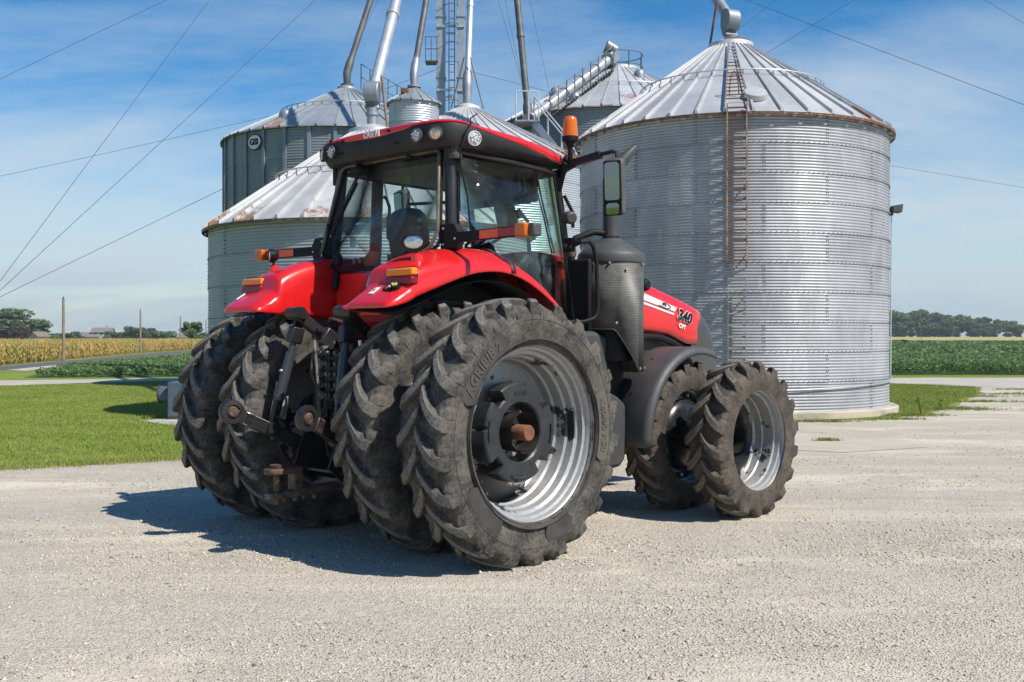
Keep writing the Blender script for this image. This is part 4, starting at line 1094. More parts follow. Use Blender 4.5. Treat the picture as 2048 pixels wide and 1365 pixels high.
wire('cable from the tall bin wall down to the left edge', at(446, 378, 38), at(-20, 604, 34), 0.0085)
wire('long cable slanting down across the sky right of the big bin peak', at(1470, -8, 40), at(2080, 222, 30), 0.008)
wire('cable climbing to the right from behind the big bin roof', at(1528, 110, 45), at(1722, -8, 45), 0.009)
wire('short cable climbing right from the elbow on the big bin', at(1474, 62, 45), at(1562, -8, 45), 0.008)
wire('cable in the far upper right corner', at(1955, -8, 40), at(2080, 66, 40), 0.008)
wire('low cable right of the big bin floodlight', at(1770, 330, 60), at(2080, 381, 60), 0.010)
wire('thin guy cable beside the weathered spout', at(994, -8, 44), at(1048, 182, 44), 0.008)
wire('second guy cable beside the weathered spout', at(1008, -8, 44), at(1050, 190, 44), 0.007)
wire('guy cable right of the weathered spout', at(1058, -8, 44), at(1100, 190, 44), 0.007)
wire('cable from the tower to the auger roof', at(940, 143, 43), at(1112, 188, 43), 0.009)
wire('cable from the tower down to the tall bin catwalk', at(872, 140, 43), at(760, 182, 43), 0.009)
wire('guy cable along the dark left spout', at(760, -8, 41), at(706, 108, 41), 0.007)

# --- utility poles along the road
for i, (px, pb, pt) in enumerate([(127, 722, 598), (281, 706, 622), (361, 699, 635), (412, 693, 641)]):
    Y = CAM_H * FPX / (pb - 676); g = at(px, pb, Y); hgt = (pb - pt) / FPX * Y
    root = empty('utility_pole', None, (g.x, Y, 0))
    tag(root, ['nearest and tallest wooden pole, standing at the front of the corn', 'second wooden pole along the corn field', 'third pole, just left of the lone tree', 'farthest pole, right against the bin wall'][i], 'utility pole', 'poles along the road')
    obj('shaft', MB().tube([(0, 0, 0), (0, 0, hgt)], [0.13, 0.085], 10), M['wood'], root)
    obj('insulator', MB().lathe([(0.05, hgt), (0.07, hgt + 0.06), (0.03, hgt + 0.16), (0, hgt + 0.16)], 8), M['greyplastic'], root)

# ------------------------------------------------------------------ trees and houses
def tree_parts(h, w, nclump, leaf, seed, trunk_h=0.28, oval=1.0):
    rs = random.Random(seed)
    tm = MB(); limbs = []
    tm.tube([(0, 0, 0), (rs.uniform(-.1, .1), 0, h * 0.25), (rs.uniform(-.2, .2), rs.uniform(-.2, .2), h * 0.62)], [h * 0.028, h * 0.02, h * 0.008], 8)
    cl = []
    for k in range(9):
        a = k * 2.4 + rs.uniform(-.4, .4); z0 = h * rs.uniform(0.2, 0.5); rr = w * rs.uniform(0.45, 0.85); z1 = min(h * 0.9, z0 + h * rs.uniform(0.12, 0.4))
        e = Vector((rr * math.cos(a), rr * math.sin(a), z1)); tm.tube([(0, 0, z0), e * 0.5 + Vector((0, 0, z0 * 0.4)), e], [h * 0.011, h * 0.007, h * 0.003], 5)
        cl.append((e, w * rs.uniform(0.28, 0.45)))
    for k in range(13):
        a = rs.random() * 6.28; zz_ = rs.uniform(trunk_h, 1.0); env = math.sin(PI * min(1, max(0.0, (zz_ - trunk_h * 0.6) / (1.12 - trunk_h * 0.6)))) ** 0.7
        rr = w * env * rs.uniform(0.15, 0.8)
        cl.append((Vector((rr * math.cos(a), rr * math.sin(a), h * zz_ * 0.93)), w * rs.uniform(0.22, 0.42)))
    r2 = np.random.default_rng(seed); V = []
    per = nclump // len(cl)
    for c, s in cl:
        d = r2.normal(size=(per, 3)); d /= np.linalg.norm(d, axis=1)[:, None]
        p = np.array(c) + d * (s * r2.random((per, 1)) ** 0.45) * np.array([1, 1, 0.75 * oval])
        d1 = r2.normal(size=(per, 3)); d1 /= np.linalg.norm(d1, axis=1)[:, None]
        d2 = r2.normal(size=(per, 3)); d2 -= d1 * (d1 * d2).sum(1)[:, None]; d2 /= np.linalg.norm(d2, axis=1)[:, None]
        q = leaf * (0.6 + 0.8 * r2.random((per, 1)))
        V.append(np.stack([p - d1 * q, p + d2 * q * .6, p + d1 * q, p - d2 * q * .6], 1))
    V = np.concatenate(V).reshape(-1, 3); V[:, 2] = np.maximum(V[:, 2], h * 0.01 + 0.2 * r2.random(len(V)))
    return tm.mesh('trunk'), npmesh('crown', V, np.arange(len(V)), 4)
VAR = []
for i, (w, tr, ov) in enumerate([(0.42, 0.22, 1.0), (0.5, 0.15, 0.9), (0.33, 0.2, 1.3), (0.46, 0.12, 1.05), (0.38, 0.25, 1.1)]):
    VAR.append(tree_parts(10.0, 10 * w, 3800, 0.40, 50 + i, tr * 0.35, ov))
for t, c in VAR: t.materials.append(M['wood']); c.materials.append(M['leaf'])
VDARK = []
for t, c in VAR:
    c2 = c.copy(); c2.materials[0] = M['leafdark']; VDARK.append((t, c2))
cred = VAR[3][1].copy(); cred.materials[0] = M['leafred']
def tree(px, top, base, Y, var, wide=1.0, dark=False, label='', red=False, rot=None, group='trees along the horizon'):
    g = at(px, 676, Y); h = (base - top) / FPX * Y; s = h / 9.6
    root = empty('broadleaf_tree', None, (g.x, Y, CAM_H - (base - 676) / FPX * Y if base < 676 else 0.0), (0, 0, random.random() * 6.28))
    z = CAM_H - (base - 676) / FPX * Y
    root.location.z = z if z < 0 else (1.9 if px > 1000 else 0.0)
    t, c = (VDARK if dark else VAR)[var]
    to = obj('trunk', t, None, root); co = obj('crown', cred if red else c, None, root)
    root.scale = (s * wide, s * wide, (h + max(0, z)) / 9.6 if z > 0 else s)
    tag(root, label, 'tree', group)
LT = [(-25, 622, 690, 330, 1, 1.3, False, 'large tree cut by the left picture edge'), (12, 628, 690, 330, 3, 1.3, True, 'tall round tree at the far left behind the copper tree'), (48, 642, 690, 340, 1, 1.2, False, 'broad tree between the copper tree and the pale barn gable'),
      (70, 660, 690, 350, 3, 1.6, False, 'low end of the left wood above the barn roof'), (90, 667, 688, 370, 1, 1.8, True, 'low dark tree right of the barn'), (106, 670, 688, 370, 0, 1.5, True, 'small dark tree left of the nearest pole'),
      (144, 662, 688, 340, 0, 1.0, True, 'compact round tree just right of the nearest pole'), (163, 673, 688, 340, 2, 1.1, True, 'small shrub-like tree left of the farmhouse'), (175, 665, 687, 420, 1, 1.0, True, 'round tree behind the left end of the farmhouse'),
      (190, 664, 687, 425, 0, 1.0, True, 'tree rising behind the middle of the farmhouse'), (203, 665, 687, 420, 2, 1.0, False, 'tree behind the right half of the farmhouse'), (224, 664, 687, 400, 1, 1.2, False, 'broad tree right of the farmhouse'),
      (236, 664, 687, 400, 4, 1.2, False, 'paler tree second right of the farmhouse'), (254, 659, 687, 380, 3, 1.2, False, 'large tree left of the second pole'), (272, 655, 687, 360, 1, 1.0, True, 'dark tall tree left of and behind the second pole'), (291, 655, 687, 360, 0, 1.1, True, 'dark tall tree right of the second pole'),
      (312, 662, 687, 420, 3, 1.5, False, 'pale hazy tree in the gap right of the second pole'), (330, 664, 687, 420, 1, 1.5, False, 'low hazy tree at the right end of the left wood'), (357, 671, 688, 360, 2, 0.8, True, 'small tree beside the third pole'),
      (385, 640, 694, 190, 4, 0.95, False, 'lone loose crowned tree right of the third pole'), (402, 664, 693, 200, 0, 1.1, False, 'small tree between the lone tree and the bin')]
for a in LT: tree(a[0], a[1], a[2], a[3], a[4], a[5] * (1.9 if a[0] < 100 else 1.5 if a[0] < 340 else 1.05), a[6], a[7])
tree(40, 654, 690, 300, 3, 1.15, False, 'round copper leaved tree at the left', red=True)
names = ['tawny round tree touching the bin wall edge', 'dark narrow tree second right of the bin', 'tallest tree of the right row with a pale crown', 'spreading tree right of the tallest one', 'broad tree in the middle of the right row', 'dark tree before the dip in the right row',
         'low tree in the dip of the right row', 'pointed tree right of the dip', 'mid tree near the right picture edge', 'low pale tree near the right edge', 'small tree at the right picture edge', 'tree cut off by the right picture edge']
RT = [(1792, 634, 1, 1.25, False), (1820, 637, 2, 1.0, True), (1839, 630, 3, 1.0, False), (1868, 638, 1, 1.1, True), (1893, 637, 0, 1.2, False), (1915, 640, 3, 1.0, True), (1939, 649, 1, 1.2, True), (1965, 645, 2, 1.2, True), (1990, 649, 3, 1.2, False), (2012, 653, 1, 1.3, True), (2035, 657, 0, 1.4, False), (2060, 655, 3, 1.2, True)]
for (px, tp_, v, w, dk), nm in zip(RT, names): tree(px, tp_ - 2, 679, 610, v, w * 1.3, dk, nm)
for px, tp_, nm in [(1805, 642, 'small under-tree below the tawny tree'), (1854, 645, 'small dark tree squeezed between two taller ones'), (1880, 646, 'low dark tree under the middle of the right row'), (1950, 655, 'low bush-like tree left of the pointed one'), (1980, 655, 'low dark tree right of the pointed one')]:
    tree(px, tp_, 679, 606, 3, 2.0, True, nm)
sh = empty('field_bush', None, (at(1803, 676, 240).x, 240, 0)); tag(sh, 'low dark bush mound at the near edge of the yellow strip', 'bush')
o = obj('foliage', VDARK[1][1], None, sh); sh.scale = (0.42, 0.3, 0.13)
fp = at(1842, 676, 260); root = empty('utility_pole', None, (fp.x, 260, 0)); tag(root, 'thin grey pole in the bean field before the right tree row', 'utility pole', 'poles along the road')
obj('shaft', MB().tube([(0, 0, 0), (0, 0, 5.2)], [0.06, 0.04], 8), M['greygalv'], root)

M['cream'] = simple('cream_siding', (0.40, 0.385, 0.355), None, 1, 0.8); M['roofgrey'] = simple('grey_shingle_roof', (0.16, 0.14, 0.135), (0.2, 0.18, 0.17), 0.5, 0.9); M['roofbrown'] = simple('brown_barn_roof', (0.20, 0.15, 0.13), None, 1, 0.9)
M['windowdark'] = simple('dark_window', (0.03, 0.035, 0.04), None, 1, 0.1)
def house(name, label, px, Y, w, d, hw, hr, rot, wall, roof, wins, chimney=False, gable_front=False):
    g = at(px, 676, Y); root = empty(name, None, (g.x, Y, 0), (0, 0, rot)); tag(root, label, 'house' if 'house' in name else 'barn')
    b = MB().prism([(-d / 2, 0), (d / 2, 0), (d / 2, hw), (0, hw + hr * 0.96), (-d / 2, hw)], -w / 2, w / 2, 'x')
    obj('wall', b, wall, root)
    for s in (-1, 1):
        m = MB().beam((0, s * (d / 2 + 0.4), hw - 0.25), (0, -s * 0.02, hw + hr + 0.06), w + 0.8, 0.18)
        obj('roof', m, roof, root)
    for (x, z, ww, hh) in wins:
        obj('window', MB().box((x, -d / 2 - 0.03, z), (ww, 0.08, hh)), M['windowdark'], root)
        obj('window_frame', MB().box((x, -d / 2 - 0.02, z), (ww + 0.3, 0.06, hh + 0.3)), M['white'], root)
    if chimney: obj('chimney', MB().box((w * 0.2, 0, hw + hr + 0.2), (0.9, 0.7, 1.6)), M['concrete'], root)
    return root
house('farmhouse', 'pale two storey farmhouse with a grey roof among the left trees', 206, 400, 7, 6, 3.9, 1.5, 0.15, M['cream'], M['roofgrey'], [(-2.1, 3.1, 1.0, 0.9), (0, 3.1, 1.0, 0.9), (2.1, 3.1, 1.0, 0.9), (-2.1, 1.4, 1.0, 1.0), (2.1, 1.4, 1.0, 1.0)], True)
house('farmhouse', 'long low grey roofed wing left of the pale farmhouse', 181, 398, 7.5, 7, 2.2, 1.5, 0.15, M['cream'], M['roofgrey'], [(-1.8, 1.2, 1.2, 1.0), (1.6, 1.2, 1.2, 1.0)])
house('barn', 'pale barn gable with a brown roof at the foot of the left wood', 78, 300, 3.4, 4.4, 2.2, 1.1, 1.0, M['cream'], M['roofbrown'], [])
house('shed', 'small pale shed behind the third pole', 370, 340, 4, 4, 2.0, 0.7, 0.1, M['cream'], M['roofgrey'], [(0, 1.2, 1.0, 0.7)])

# ------------------------------------------------------------------ air between the yard and the far trees
hb = MB().box((0, 560, 17.5), (1800, 1400, 38.0))
hzm = bpy.data.materials.new('haze_air'); hzm.use_nodes = True; _t = hzm.node_tree; _t.nodes.clear()
_o = _t.nodes.new('ShaderNodeOutputMaterial'); _v = _t.nodes.new('ShaderNodeVolumePrincipled')
_v.inputs['Color'].default_value = (0.80, 0.88, 0.95, 1); _v.inputs['Density'].default_value = 0.00026; _v.inputs['Anisotropy'].default_value = 0.2
_t.links.new(_v.outputs[0], _o.inputs['Volume'])
ho_ = obj('haze', hb.mesh('haze', None), hzm, None, kind='stuff')

# ------------------------------------------------------------------ the tractor (local axes: X forward, Y left, Z up; rear axle at X = 0)
PSI = 0.7668
T = empty('farm_tractor', None, (-1.136, 9.2503, 0), (0, 0, PI / 2 - PSI))
tag(T, 'red farm tractor with dual wheels all round, parked on the gravel', 'tractor')

def interp(x, xs, ys): return float(np.interp(x, xs, ys))
def sstep(a, b, x):
    t = min(1, max(0, (x - a) / (b - a))); return t * t * (3 - 2 * t)

# --- wheels
def tyre_mesh(R, hw, rin, nl, sweep, k=1.0, seed=1):
    """k scales section detail; lugs point forward at the top"""
    m = MB(); rs = random.Random(seed)
    q = (R - rin) / 0.36
    C = [(0.0, R - .060), (.35, R - .061), (.62, R - .066), (.80, R - .078), (.90, R - .097), (.965, R - .125), (1.0, R - .155), (1.0, R - .20), (.97, R - .24), (.92, R - .285), (.87, rin + .025), (.86, rin)]
    C = [(w * hw, r) for w, r in C]
    prof = [(r, -w) for w, r in reversed(C)] + [(r, w) for w, r in C[1:]]
    m.lathe(prof, 112, ax='y')
    P = [(-.035, R - .064, 0, 1, .058), (.05, R - .064, 0, 1, .064), (.25, R - .064, 0, 1, .066), (.45, R - .066, .02, 1, .066), (.62, R - .071, .05, .99, .067), (.77, R - .080, .08, .98, .068), (.875, R - .098, .16, .97, .070), (.91, R - .104, .20, .96, .064), (.925, R - .135, .45, .75, .030), (.95, R - .165, .9, .3, .008)]
    G = [-.025, .035, .20, .325, .41, .47, .505, .515, .515, .515]
    for i in range(nl):
        for s in (1, -1):
            ph = 2 * PI * (i + (0 if s > 0 else .5)) / nl
            rings = []
            for j, (w, rb, nw, nr, h) in enumerate(P):
                y0 = w * hw; g = sweep * (G[j] / .515)
                t = j / (len(P) - 1)
                bt, bb = (.041 + .008 * t) * k, (.050 + .010 * t) * k
                h2 = h * (1 + rs.uniform(-.03, .03))
                def Q(dphi, up):
                    r = rb - .004 + up * nr; y = s * (y0 + up * nw); a = ph - g + dphi
                    return (r * math.sin(a), y, r * math.cos(a))
                rb_ = rb
                rings.append([Q(-bb / rb_, -.004), Q(-bt / rb_, h2 * .86), Q(-bt * .72 / rb_, h2), Q(bt * .72 / rb_, h2), Q(bt / rb_, h2 * .86), Q(bb / rb_, -.004)])
            m.ring_loft(rings, True, True)
            # rounded shoulder mound on the trailing side of each bar
            mr = []
            for dphi, hh in ((.036, .040), (.066, .042), (.098, .032), (.128, .010), (.138, -.012)):
                row = []
                for w, rb, up_ in ((.66, R - .075, .1), (.74, R - .080, .75), (.84, R - .090, 1.0), (.92, R - .112, 1.0), (.975, R - .145, .75), (.995, R - .185, .1)):
                    r = rb + hh * up_ * (1 if w < .9 else .6); a = ph - sweep * .93 + dphi * k
                    row.append((r * math.sin(a), s * hw * (w + (.05 * up_ * hh / .04 if w > .9 else 0)), r * math.cos(a)))
                mr.append(row)
            m.ring_loft(mr, False, False)
    me = m.mesh('tyre', 24)
    for p in me.polygons:
        c = p.center; rr = math.hypot(c.x, c.z)
        if rr > R - .036 and (p.normal.x * c.x + p.normal.z * c.z) / rr > .82: p.material_index = 1
    return me
tyR = tyre_mesh(1.03, .238, .665, 22, .225)
tyR.materials.append(M['rubber']); tyR.materials.append(M['lugtop'])
tyF = tyre_mesh(.7616, .195, .495, 18, .235, .95, 5); tyF.materials.append(M['rubberfront']); tyF.materials.append(M['lugtopfront'])

def rim_rear(mir):
    s = mir
    m = MB()
    pr = [(.680, .212), (.678, .196), (.668, .190), (.660, .180), (.652, .150), (.632, .140), (.626, .095), (.600, .080), (.592, .02), (.575, .005), (.568, -.08), (.552, -.095), (.545, -.165), (.530, -.18), (.30, -.165), (.205, -.15), (.200, -.19)]
    m.lathe([(r, w * s) for r, w in pr], 96, ax='y')
    back = [(.680, -.212), (.678, -.196), (.655, -.185), (.60, -.20), (.53, -.19)]
    m.lathe([(r, w * s) for r, w in back], 96, ax='y')
    return m.mesh('rim', 35)
rimO = {s: rim_rear(s) for s in (-1, 1)}
for r_ in rimO.values(): r_.materials.append(M['rim'])

def arc_text(name, s, size, r0, amid, yface, parent, mat, bold, extrude=0.003):
    me = text_mesh(s, size, bold, extrude, 1.06)
    n = len(me.vertices); co = np.empty(n * 3, np.float32); me.vertices.foreach_get('co', co); co = co.reshape(-1, 3)
    a = amid + co[:, 0] / r0; r = r0 + co[:, 1]
    out = np.stack([r * np.sin(a), np.full(n, yface) - co[:, 2], r * np.cos(a)], 1)
    me.vertices.foreach_set('co', out.astype(np.float32).ravel()); me.update(); me.materials.append(mat)
    return obj(name, me, None, parent)
def arc_plate(r0, r1, a0, a1, y, th, tip=0.03):
    m = MB(); n = 14; o = []; i_ = []
    for k in range(n + 1):
        a = a0 + (a1 - a0) * k / n
        o.append((r1, a)); i_.append((r0, a))
    poly = o + [((r0 + r1) / 2, a1 + tip)] + list(reversed(i_)) + [((r0 + r1) / 2, a0 - tip)]
    f = [(r * math.sin(a), y, r * math.cos(a)) for r, a in poly]; b = [(x, y + th, z) for x, y, z in f]
    k = len(f)
    for j in range(n):     # strips, so that the plate follows the curve
        m.add([f[j], f[j + 1], f[2 * n + 1 - j], f[2 * n + 2 - j]], [(0, 1, 2, 3)])
    m.add([f[n], f[n + 1], f[n + 2]], [(0, 1, 2)]); m.add([f[0], f[2 * n + 2], f[2 * n + 3]], [(0, 1, 2)])
    m.ring_loft([f, b], True, False)
    return m

# wheel weight: cast ring with notches
def weight_mesh():
    m = MB(); N = 96; notch = [math.radians(a) for a in (48, 138, 228, 318)]
    def ro(a):
        r = .385
        for q in notch:
            d = abs((a - q + PI) % (2 * PI) - PI)
            if d < .155: r = .305
        for q in (8, 98, 188, 278):
            d = abs((a - math.radians(q) + PI) % (2 * PI) - PI)
            if d < .05: r = min(r, .36)
        return r
    As = sorted(set([2 * PI * k / N for k in range(N)] + [q + s for q in notch for s in (-.1551, -.1549, .1549, .1551)]))
    rings = []
    for rr, y in [(None, .075), (None, -.062), ('b', -.075), (.235, -.075), (.222, -.062), (.215, .075)]:
        ring = []
        for a in As:
            r = ro(a) if rr is None else (ro(a) - .012 if rr == 'b' else rr)
            ring.append((r * math.sin(a), y, r * math.cos(a)))
        rings.append(ring)
    m.ring_loft(rings + [rings[0]], True, False)
    return m.mesh('wheel_weight', 35)
wm = weight_mesh(); wm.materials.append(M['castiron'])

HUBR, HUBF = 0.997, 0.737
def wheel(x, y, z, tyre, spin, label):
    w = empty('wheel', T, (x, y, z)); w['label'] = label
    t = obj('tyre', tyre, None, w); t.rotation_euler = (0, spin, 0)
    return w
rear_w = []
for (y, sp, lb) in [(-1.6115, 0.06, 'outer right rear wheel with a silver rim, cast wheel weight and rusty shaft end'), (-.8275, 0.13, 'inner right rear wheel'), (.8275, 0.02, 'inner left rear wheel'), (1.6115, .17, 'outer left rear wheel')]:
    w = wheel(0, y, HUBR, tyR, sp, lb); rear_w.append(w)
    obj('rim', rimO[-1 if y < 0 else 1] if abs(y) > 1.2 else rimO[1 if y < 0 else -1], None, w)
w = rear_w[0]
o = obj('wheel_weight', wm, None, w); o.location = (0, .015, 0); o.rotation_euler = (0, 0.0, 0)
obj('weight_lettering', text_mesh('345 KG', .045, .002, .003), M['castiron'], w).matrix_local = Matrix.Translation((.30, -.062, -.03)) @ Matrix(((0, 1, 0), (0, 0, -1), (-1, 0, 0))).to_4x4() if False else Matrix.Translation((.0, -.062, .30)) @ Matrix(((1, 0, 0), (0, 0, -1), (0, 1, 0))).to_4x4()
for k, a in enumerate((5, 95, 185, 275)):
    a = math.radians(a)
    mb = MB(); pts = [(.345 * math.sin(a + d), -.066, .345 * math.cos(a + d)) for d in np.linspace(-.22, .22, 7)]
    mb.tube(pts, .011, 6)
    if k: obj('cast_rib', mb, M['castiron'], w)
obj('axle_shaft', MB().lathe([(0, -.150), (.056, -.150), (.061, -.142), (.061, .12)], 28, ax='y'), M['rust'], w)
obj('hub_flange', MB().lathe([(.215, .155), (.19, .135), (.17, .10), (.16, .09), (.10, .085), (.095, .06), (.07, .055)], 40, ax='y'), M['rim'], w)
bm_ = MB().lathe([(0, -.03), (.016, -.03), (.018, -.022), (.018, .02)], 6, ax='y').mesh('wheel_bolt'); bm_.materials.append(M['bolt'])
for k in range(10):
    a = 2 * PI * k / 10 + .2; o = obj('wheel_bolt', bm_, None, w); o.location = (.27 * math.sin(a), .14, .27 * math.cos(a))
# raised print on the outer tyre: bent along the side wall
YF = -.2405
obj('name_plate', arc_plate(.715, .845, math.radians(-70), math.radians(-27), YF - .0, .02), M['rubberplate'], w)
arc_text('tyre_name', 'AGRIBIB 2', .105, .783, math.radians(-48.5), YF - .003, w, M['ruberletter'], .004)
obj('size_plate', arc_plate(.725, .845, math.radians(69), math.radians(108), YF - .0, .02), M['rubbertan'], w)
arc_text('tyre_size', '480/80 R50', .085, .785, math.radians(88.5), YF - .003, w, M['rubber'], .003)
obj('name_plate', arc_plate(.72, .84, math.radians(152), math.radians(172), YF, .02), M['rubberplate'], w)
obj('name_plate', arc_plate(.72, .84, math.radians(212), math.radians(242), YF, .02), M['rubberplate'], w)
obj('rim_guard', MB().lathe([(.70, YF + .02), (.712, YF - .004), (.72, YF + .02)], 96, ax='y'), M['rubberplate'], w)
obj('mould_line', MB().lathe([(.857, YF + .012), (.861, YF - .001), (.866, YF + .012)], 96, ax='y'), M['rubberplate'], w)
# inner wheels: black hubs
for k in (1, 2, 3):
    obj('hub', MB().lathe([(.20, -.12), (.20, .12), (.0, .12)], 28, ax='y'), M['blackmetal'], rear_w[k])

def rim_front(s, disc):
    m = MB()
    pr = [(.510, .180), (.508, .166), (.499, .160), (.490, .150), (.484, .120), (.468, .112), (.462, .07), (.445, .06), (.44, -.05), (.43, -.06), (.425, -.13), (.415, -.14), (.395, -.145)]
    m.lathe([(r, w * s) for r, w in pr], 80, ax='y')
    m.lathe([(r, w * s) for r, w in [(.510, -.180), (.508, -.166), (.485, -.155), (.43, -.16), (.395, -.15)]], 80, ax='y')
    return m.mesh('rim', 35)
rfm = {s: rim_front(s, 0) for s in (-1, 1)}
for r_ in rfm.values(): r_.materials.append(M['rimfront'])
fw = []
for (y, sp, lb) in [(-1.7353, .1, 'outer right front wheel with a deep silver rim and black centre'), (-.9737, .24, 'inner right front wheel with a black domed centre'), (.9737, .05, 'inner left front wheel'), (1.7353, .2, 'outer left front wheel')]:
    w = wheel(3.0738, y, HUBF, tyF, sp, lb); fw.append(w); s = -1 if y < 0 else 1
    outer = abs(y) > 1.3
    obj('rim', rfm[s if outer else s], None, w)
    if outer:
        d = [(.425, -.13), (.415, -.142), (.39, -.17), (.355, -.26), (.31, -.38), (.28, -.45), (.27, -.47), (.13, -.47), (.12, -.42), (0, -.42)]
        zb = -.462
    else:
        d = [(.44, .03), (.42, .04), (.37, .05), (.355, .08), (.30, .115), (.2, .135), (.12, .14), (.115, .2), (0, .2)]
        zb = .045
    obj('wheel_disc', MB().lathe([(r, h * s) for r, h in d], 64, ax='y'), M['rimblack'], w)
    fb = MB().lathe([(0, .035 * s), (.013, .035 * s), (.016, .02 * s), (.016, -.01)], 8, ax='y').mesh('wheel_bolt'); fb.materials.append(M['bolt'])
    for k in range(12):
        a = 2 * PI * k / 12 + .13; o = obj('wheel_bolt', fb, None, w); rr = .21 if outer else .40
        o.location = (rr * math.sin(a), zb * s, rr * math.cos(a))
    if outer:
        for k in range(8):
            a = 2 * PI * k / 8 + .3
            obj('rim_lug', MB().beam((.44 * math.sin(a), -.135 * s, .44 * math.cos(a)), (.36 * math.sin(a), -.135 * s, .36 * math.cos(a)), .09, .012, (0, 1, 0)), M['rimfront'], w)

# --- axles and chassis
obj('rear_axle', MB().lathe([(.16, -1.72), (.13, -1.3), (.13, -.95), (.17, -.6), (.30, -.42), (.36, -.25), (.36, .25), (.30, .42), (.17, .6), (.13, .95), (.13, 1.3), (.16, 1.72)], 28, (0, 0, HUBR), 'y'), M['greasy'], T)
obj('front_axle', MB().box((3.07, 0, .70), (.26, 1.7, .20)).box((3.07, 0, .80), (.5, .5, .35)), M['greasy'], T, bevel=.03)
obj('front_axle_spacer', MB().lathe([(.14, -1.66), (.14, -.9)], 24, (3.0738, 0, HUBF), 'y'), M['blackmetal'], T)
obj('front_axle_spacer', MB().lathe([(.14, .9), (.14, 1.66)], 24, (3.0738, 0, HUBF), 'y'), M['blackmetal'], T)
ch = MB().box((1.5, 0, .95), (3.2, .52, .62)).box((3.3, 0, 1.05), (1.6, .5, .4)).box((.6, 0, 1.45), (1.2, .62, .5))
obj('chassis', ch, M['greasy'], T, bevel=.03)
rb = MB().box((-.12, 0, 1.12), (.42, .50, .98)).box((-.36, 0, .80), (.10, .42, .50)).box((-.30, .0, 1.50), (.22, .64, .22)).box((-.2, 0, .55), (.5, .44, .14))
obj('rear_housing', rb, M['greasy'], T, bevel=.015)
# rear housing details
det = MB()
for (y, z, r, l) in [(0, .86, .055, .14), (.13, 1.15, .04, .06), (-.12, 1.18, .035, .07), (.16, .72, .03, .05), (-.17, .74, .03, .05), (-.05, 1.3, .045, .05)]:
    det.lathe([(0, -l), (r, -l), (r * 1.1, -l + .01), (r * 1.1, 0)], 14, (-.40, y, z), 'x')
obj('power_take_off', det, M['blackmetal'], T)
for y0, y1 in ((.24, .25), (-.235, -.24)):
    obj('guard_plate', MB().prism([(-.62, .98), (-.40, 1.0), (-.36, .52), (-.56, .50), (-.74, .66)], y0, y0 + .016), M['blackmetal'], T)
obj('drawbar_support', MB().box((-.42, 0, .50), (.20, .56, .10)).box((-.45, .27, .60), (.10, .03, .3)).box((-.45, -.27, .60), (.10, .03, .3)).box((-.62, 0, .615), (.02, .62, .03)), M['blackmetal'], T, bevel=.008)

# --- drawbar with clevis and pin
db = obj('drawbar', MB().beam((-1.16, 0, .455), (.3, 0, .52), .115, .055), M['wornsteel'], T, bevel=.012)
obj('clevis', MB().prism([(-1.17, -.05), (-1.14, -.07), (-.86, -.055), (-.86, .055), (-1.14, .07), (-1.17, .05)], .625, .675, 'z'), M['rustdark'], db, bevel=.012)
obj('clevis_post', MB().box((-.90, 0, .56), (.08, .10, .16)), M['wornsteel'], db, bevel=.008)
obj('hitch_pin', MB().lathe([(0, .385), (.022, .385), (.03, .40), (.033, .43), (.028, .44), (.028, .64), (.05, .68), (.055, .705), (.0, .71)], 18, (-1.075, 0, 0)), M['rustdark'], db)
for k, (x, y) in enumerate([(-.98, .03), (-.92, -.03), (-.80, .02), (-.72, -.02)]):
    obj('bolt', MB().lathe([(0, -.035), (.022, -.035), (.022, .0)], 6, (x, y, .435)), M['wornsteel'], db)

# --- three point hitch, both sides
def lower_link(s, lb, ballmat):
    A = Vector((-1.163, s * .531, 1.105)); B = Vector((-.10, s * .30, .58))
    d = (B - A).normalized()
    l = obj('lower_link', MB().beam(A + d * .10, B, .06, .115).beam(A + d * .02, A + d * .26, .045, .08), M['blackmetal'], T, lb, bevel=.01)
    side = Vector((0, 1, 0))
    rg = MB(); n = 24; u = side.cross(d); rings = []
    for rr, h in [(.098, -.032), (.105, -.02), (.105, .02), (.098, .032), (.062, .036), (.056, 0), (.062, -.036)]:
        rings.append([A + (d * math.cos(2 * PI * k / n) + u * math.sin(2 * PI * k / n)) * rr + side * h for k in range(n)])
    rg.ring_loft(rings + [rings[0]], True, False)
    obj('link_eye', rg, M['blackmetal'], l, bevel=None)
    bl = MB(); rings = []
    for t in np.linspace(-.85, .85, 8):
        rings.append([A + (d * math.cos(2 * PI * k / n) + u * math.sin(2 * PI * k / n)) * (.056 * math.cos(t)) + side * (.056 * math.sin(t)) for k in range(n)])
    rings = [[p - (p - A - side * (p - A).dot(side)).normalized() * 0.034 for p in rings[0]]] + rings + [[p - (p - A - side * (p - A).dot(side)).normalized() * 0.034 for p in rings[-1]]]
    bl.ring_loft(rings, True, False)
    obj('link_ball', bl, M['rustdark'], l)
    obj('worn_end', MB().beam(A + d * .115, A + d * .20, .060, .112), ballmat, l, bevel=.008)
    return A, B, d
A, B, dl = lower_link(1, 'left lower link with an open ball end', M['steel'])
A2, B2, dl2 = lower_link(-1, 'right lower link, rusted behind its ball end', M['rustdark'])
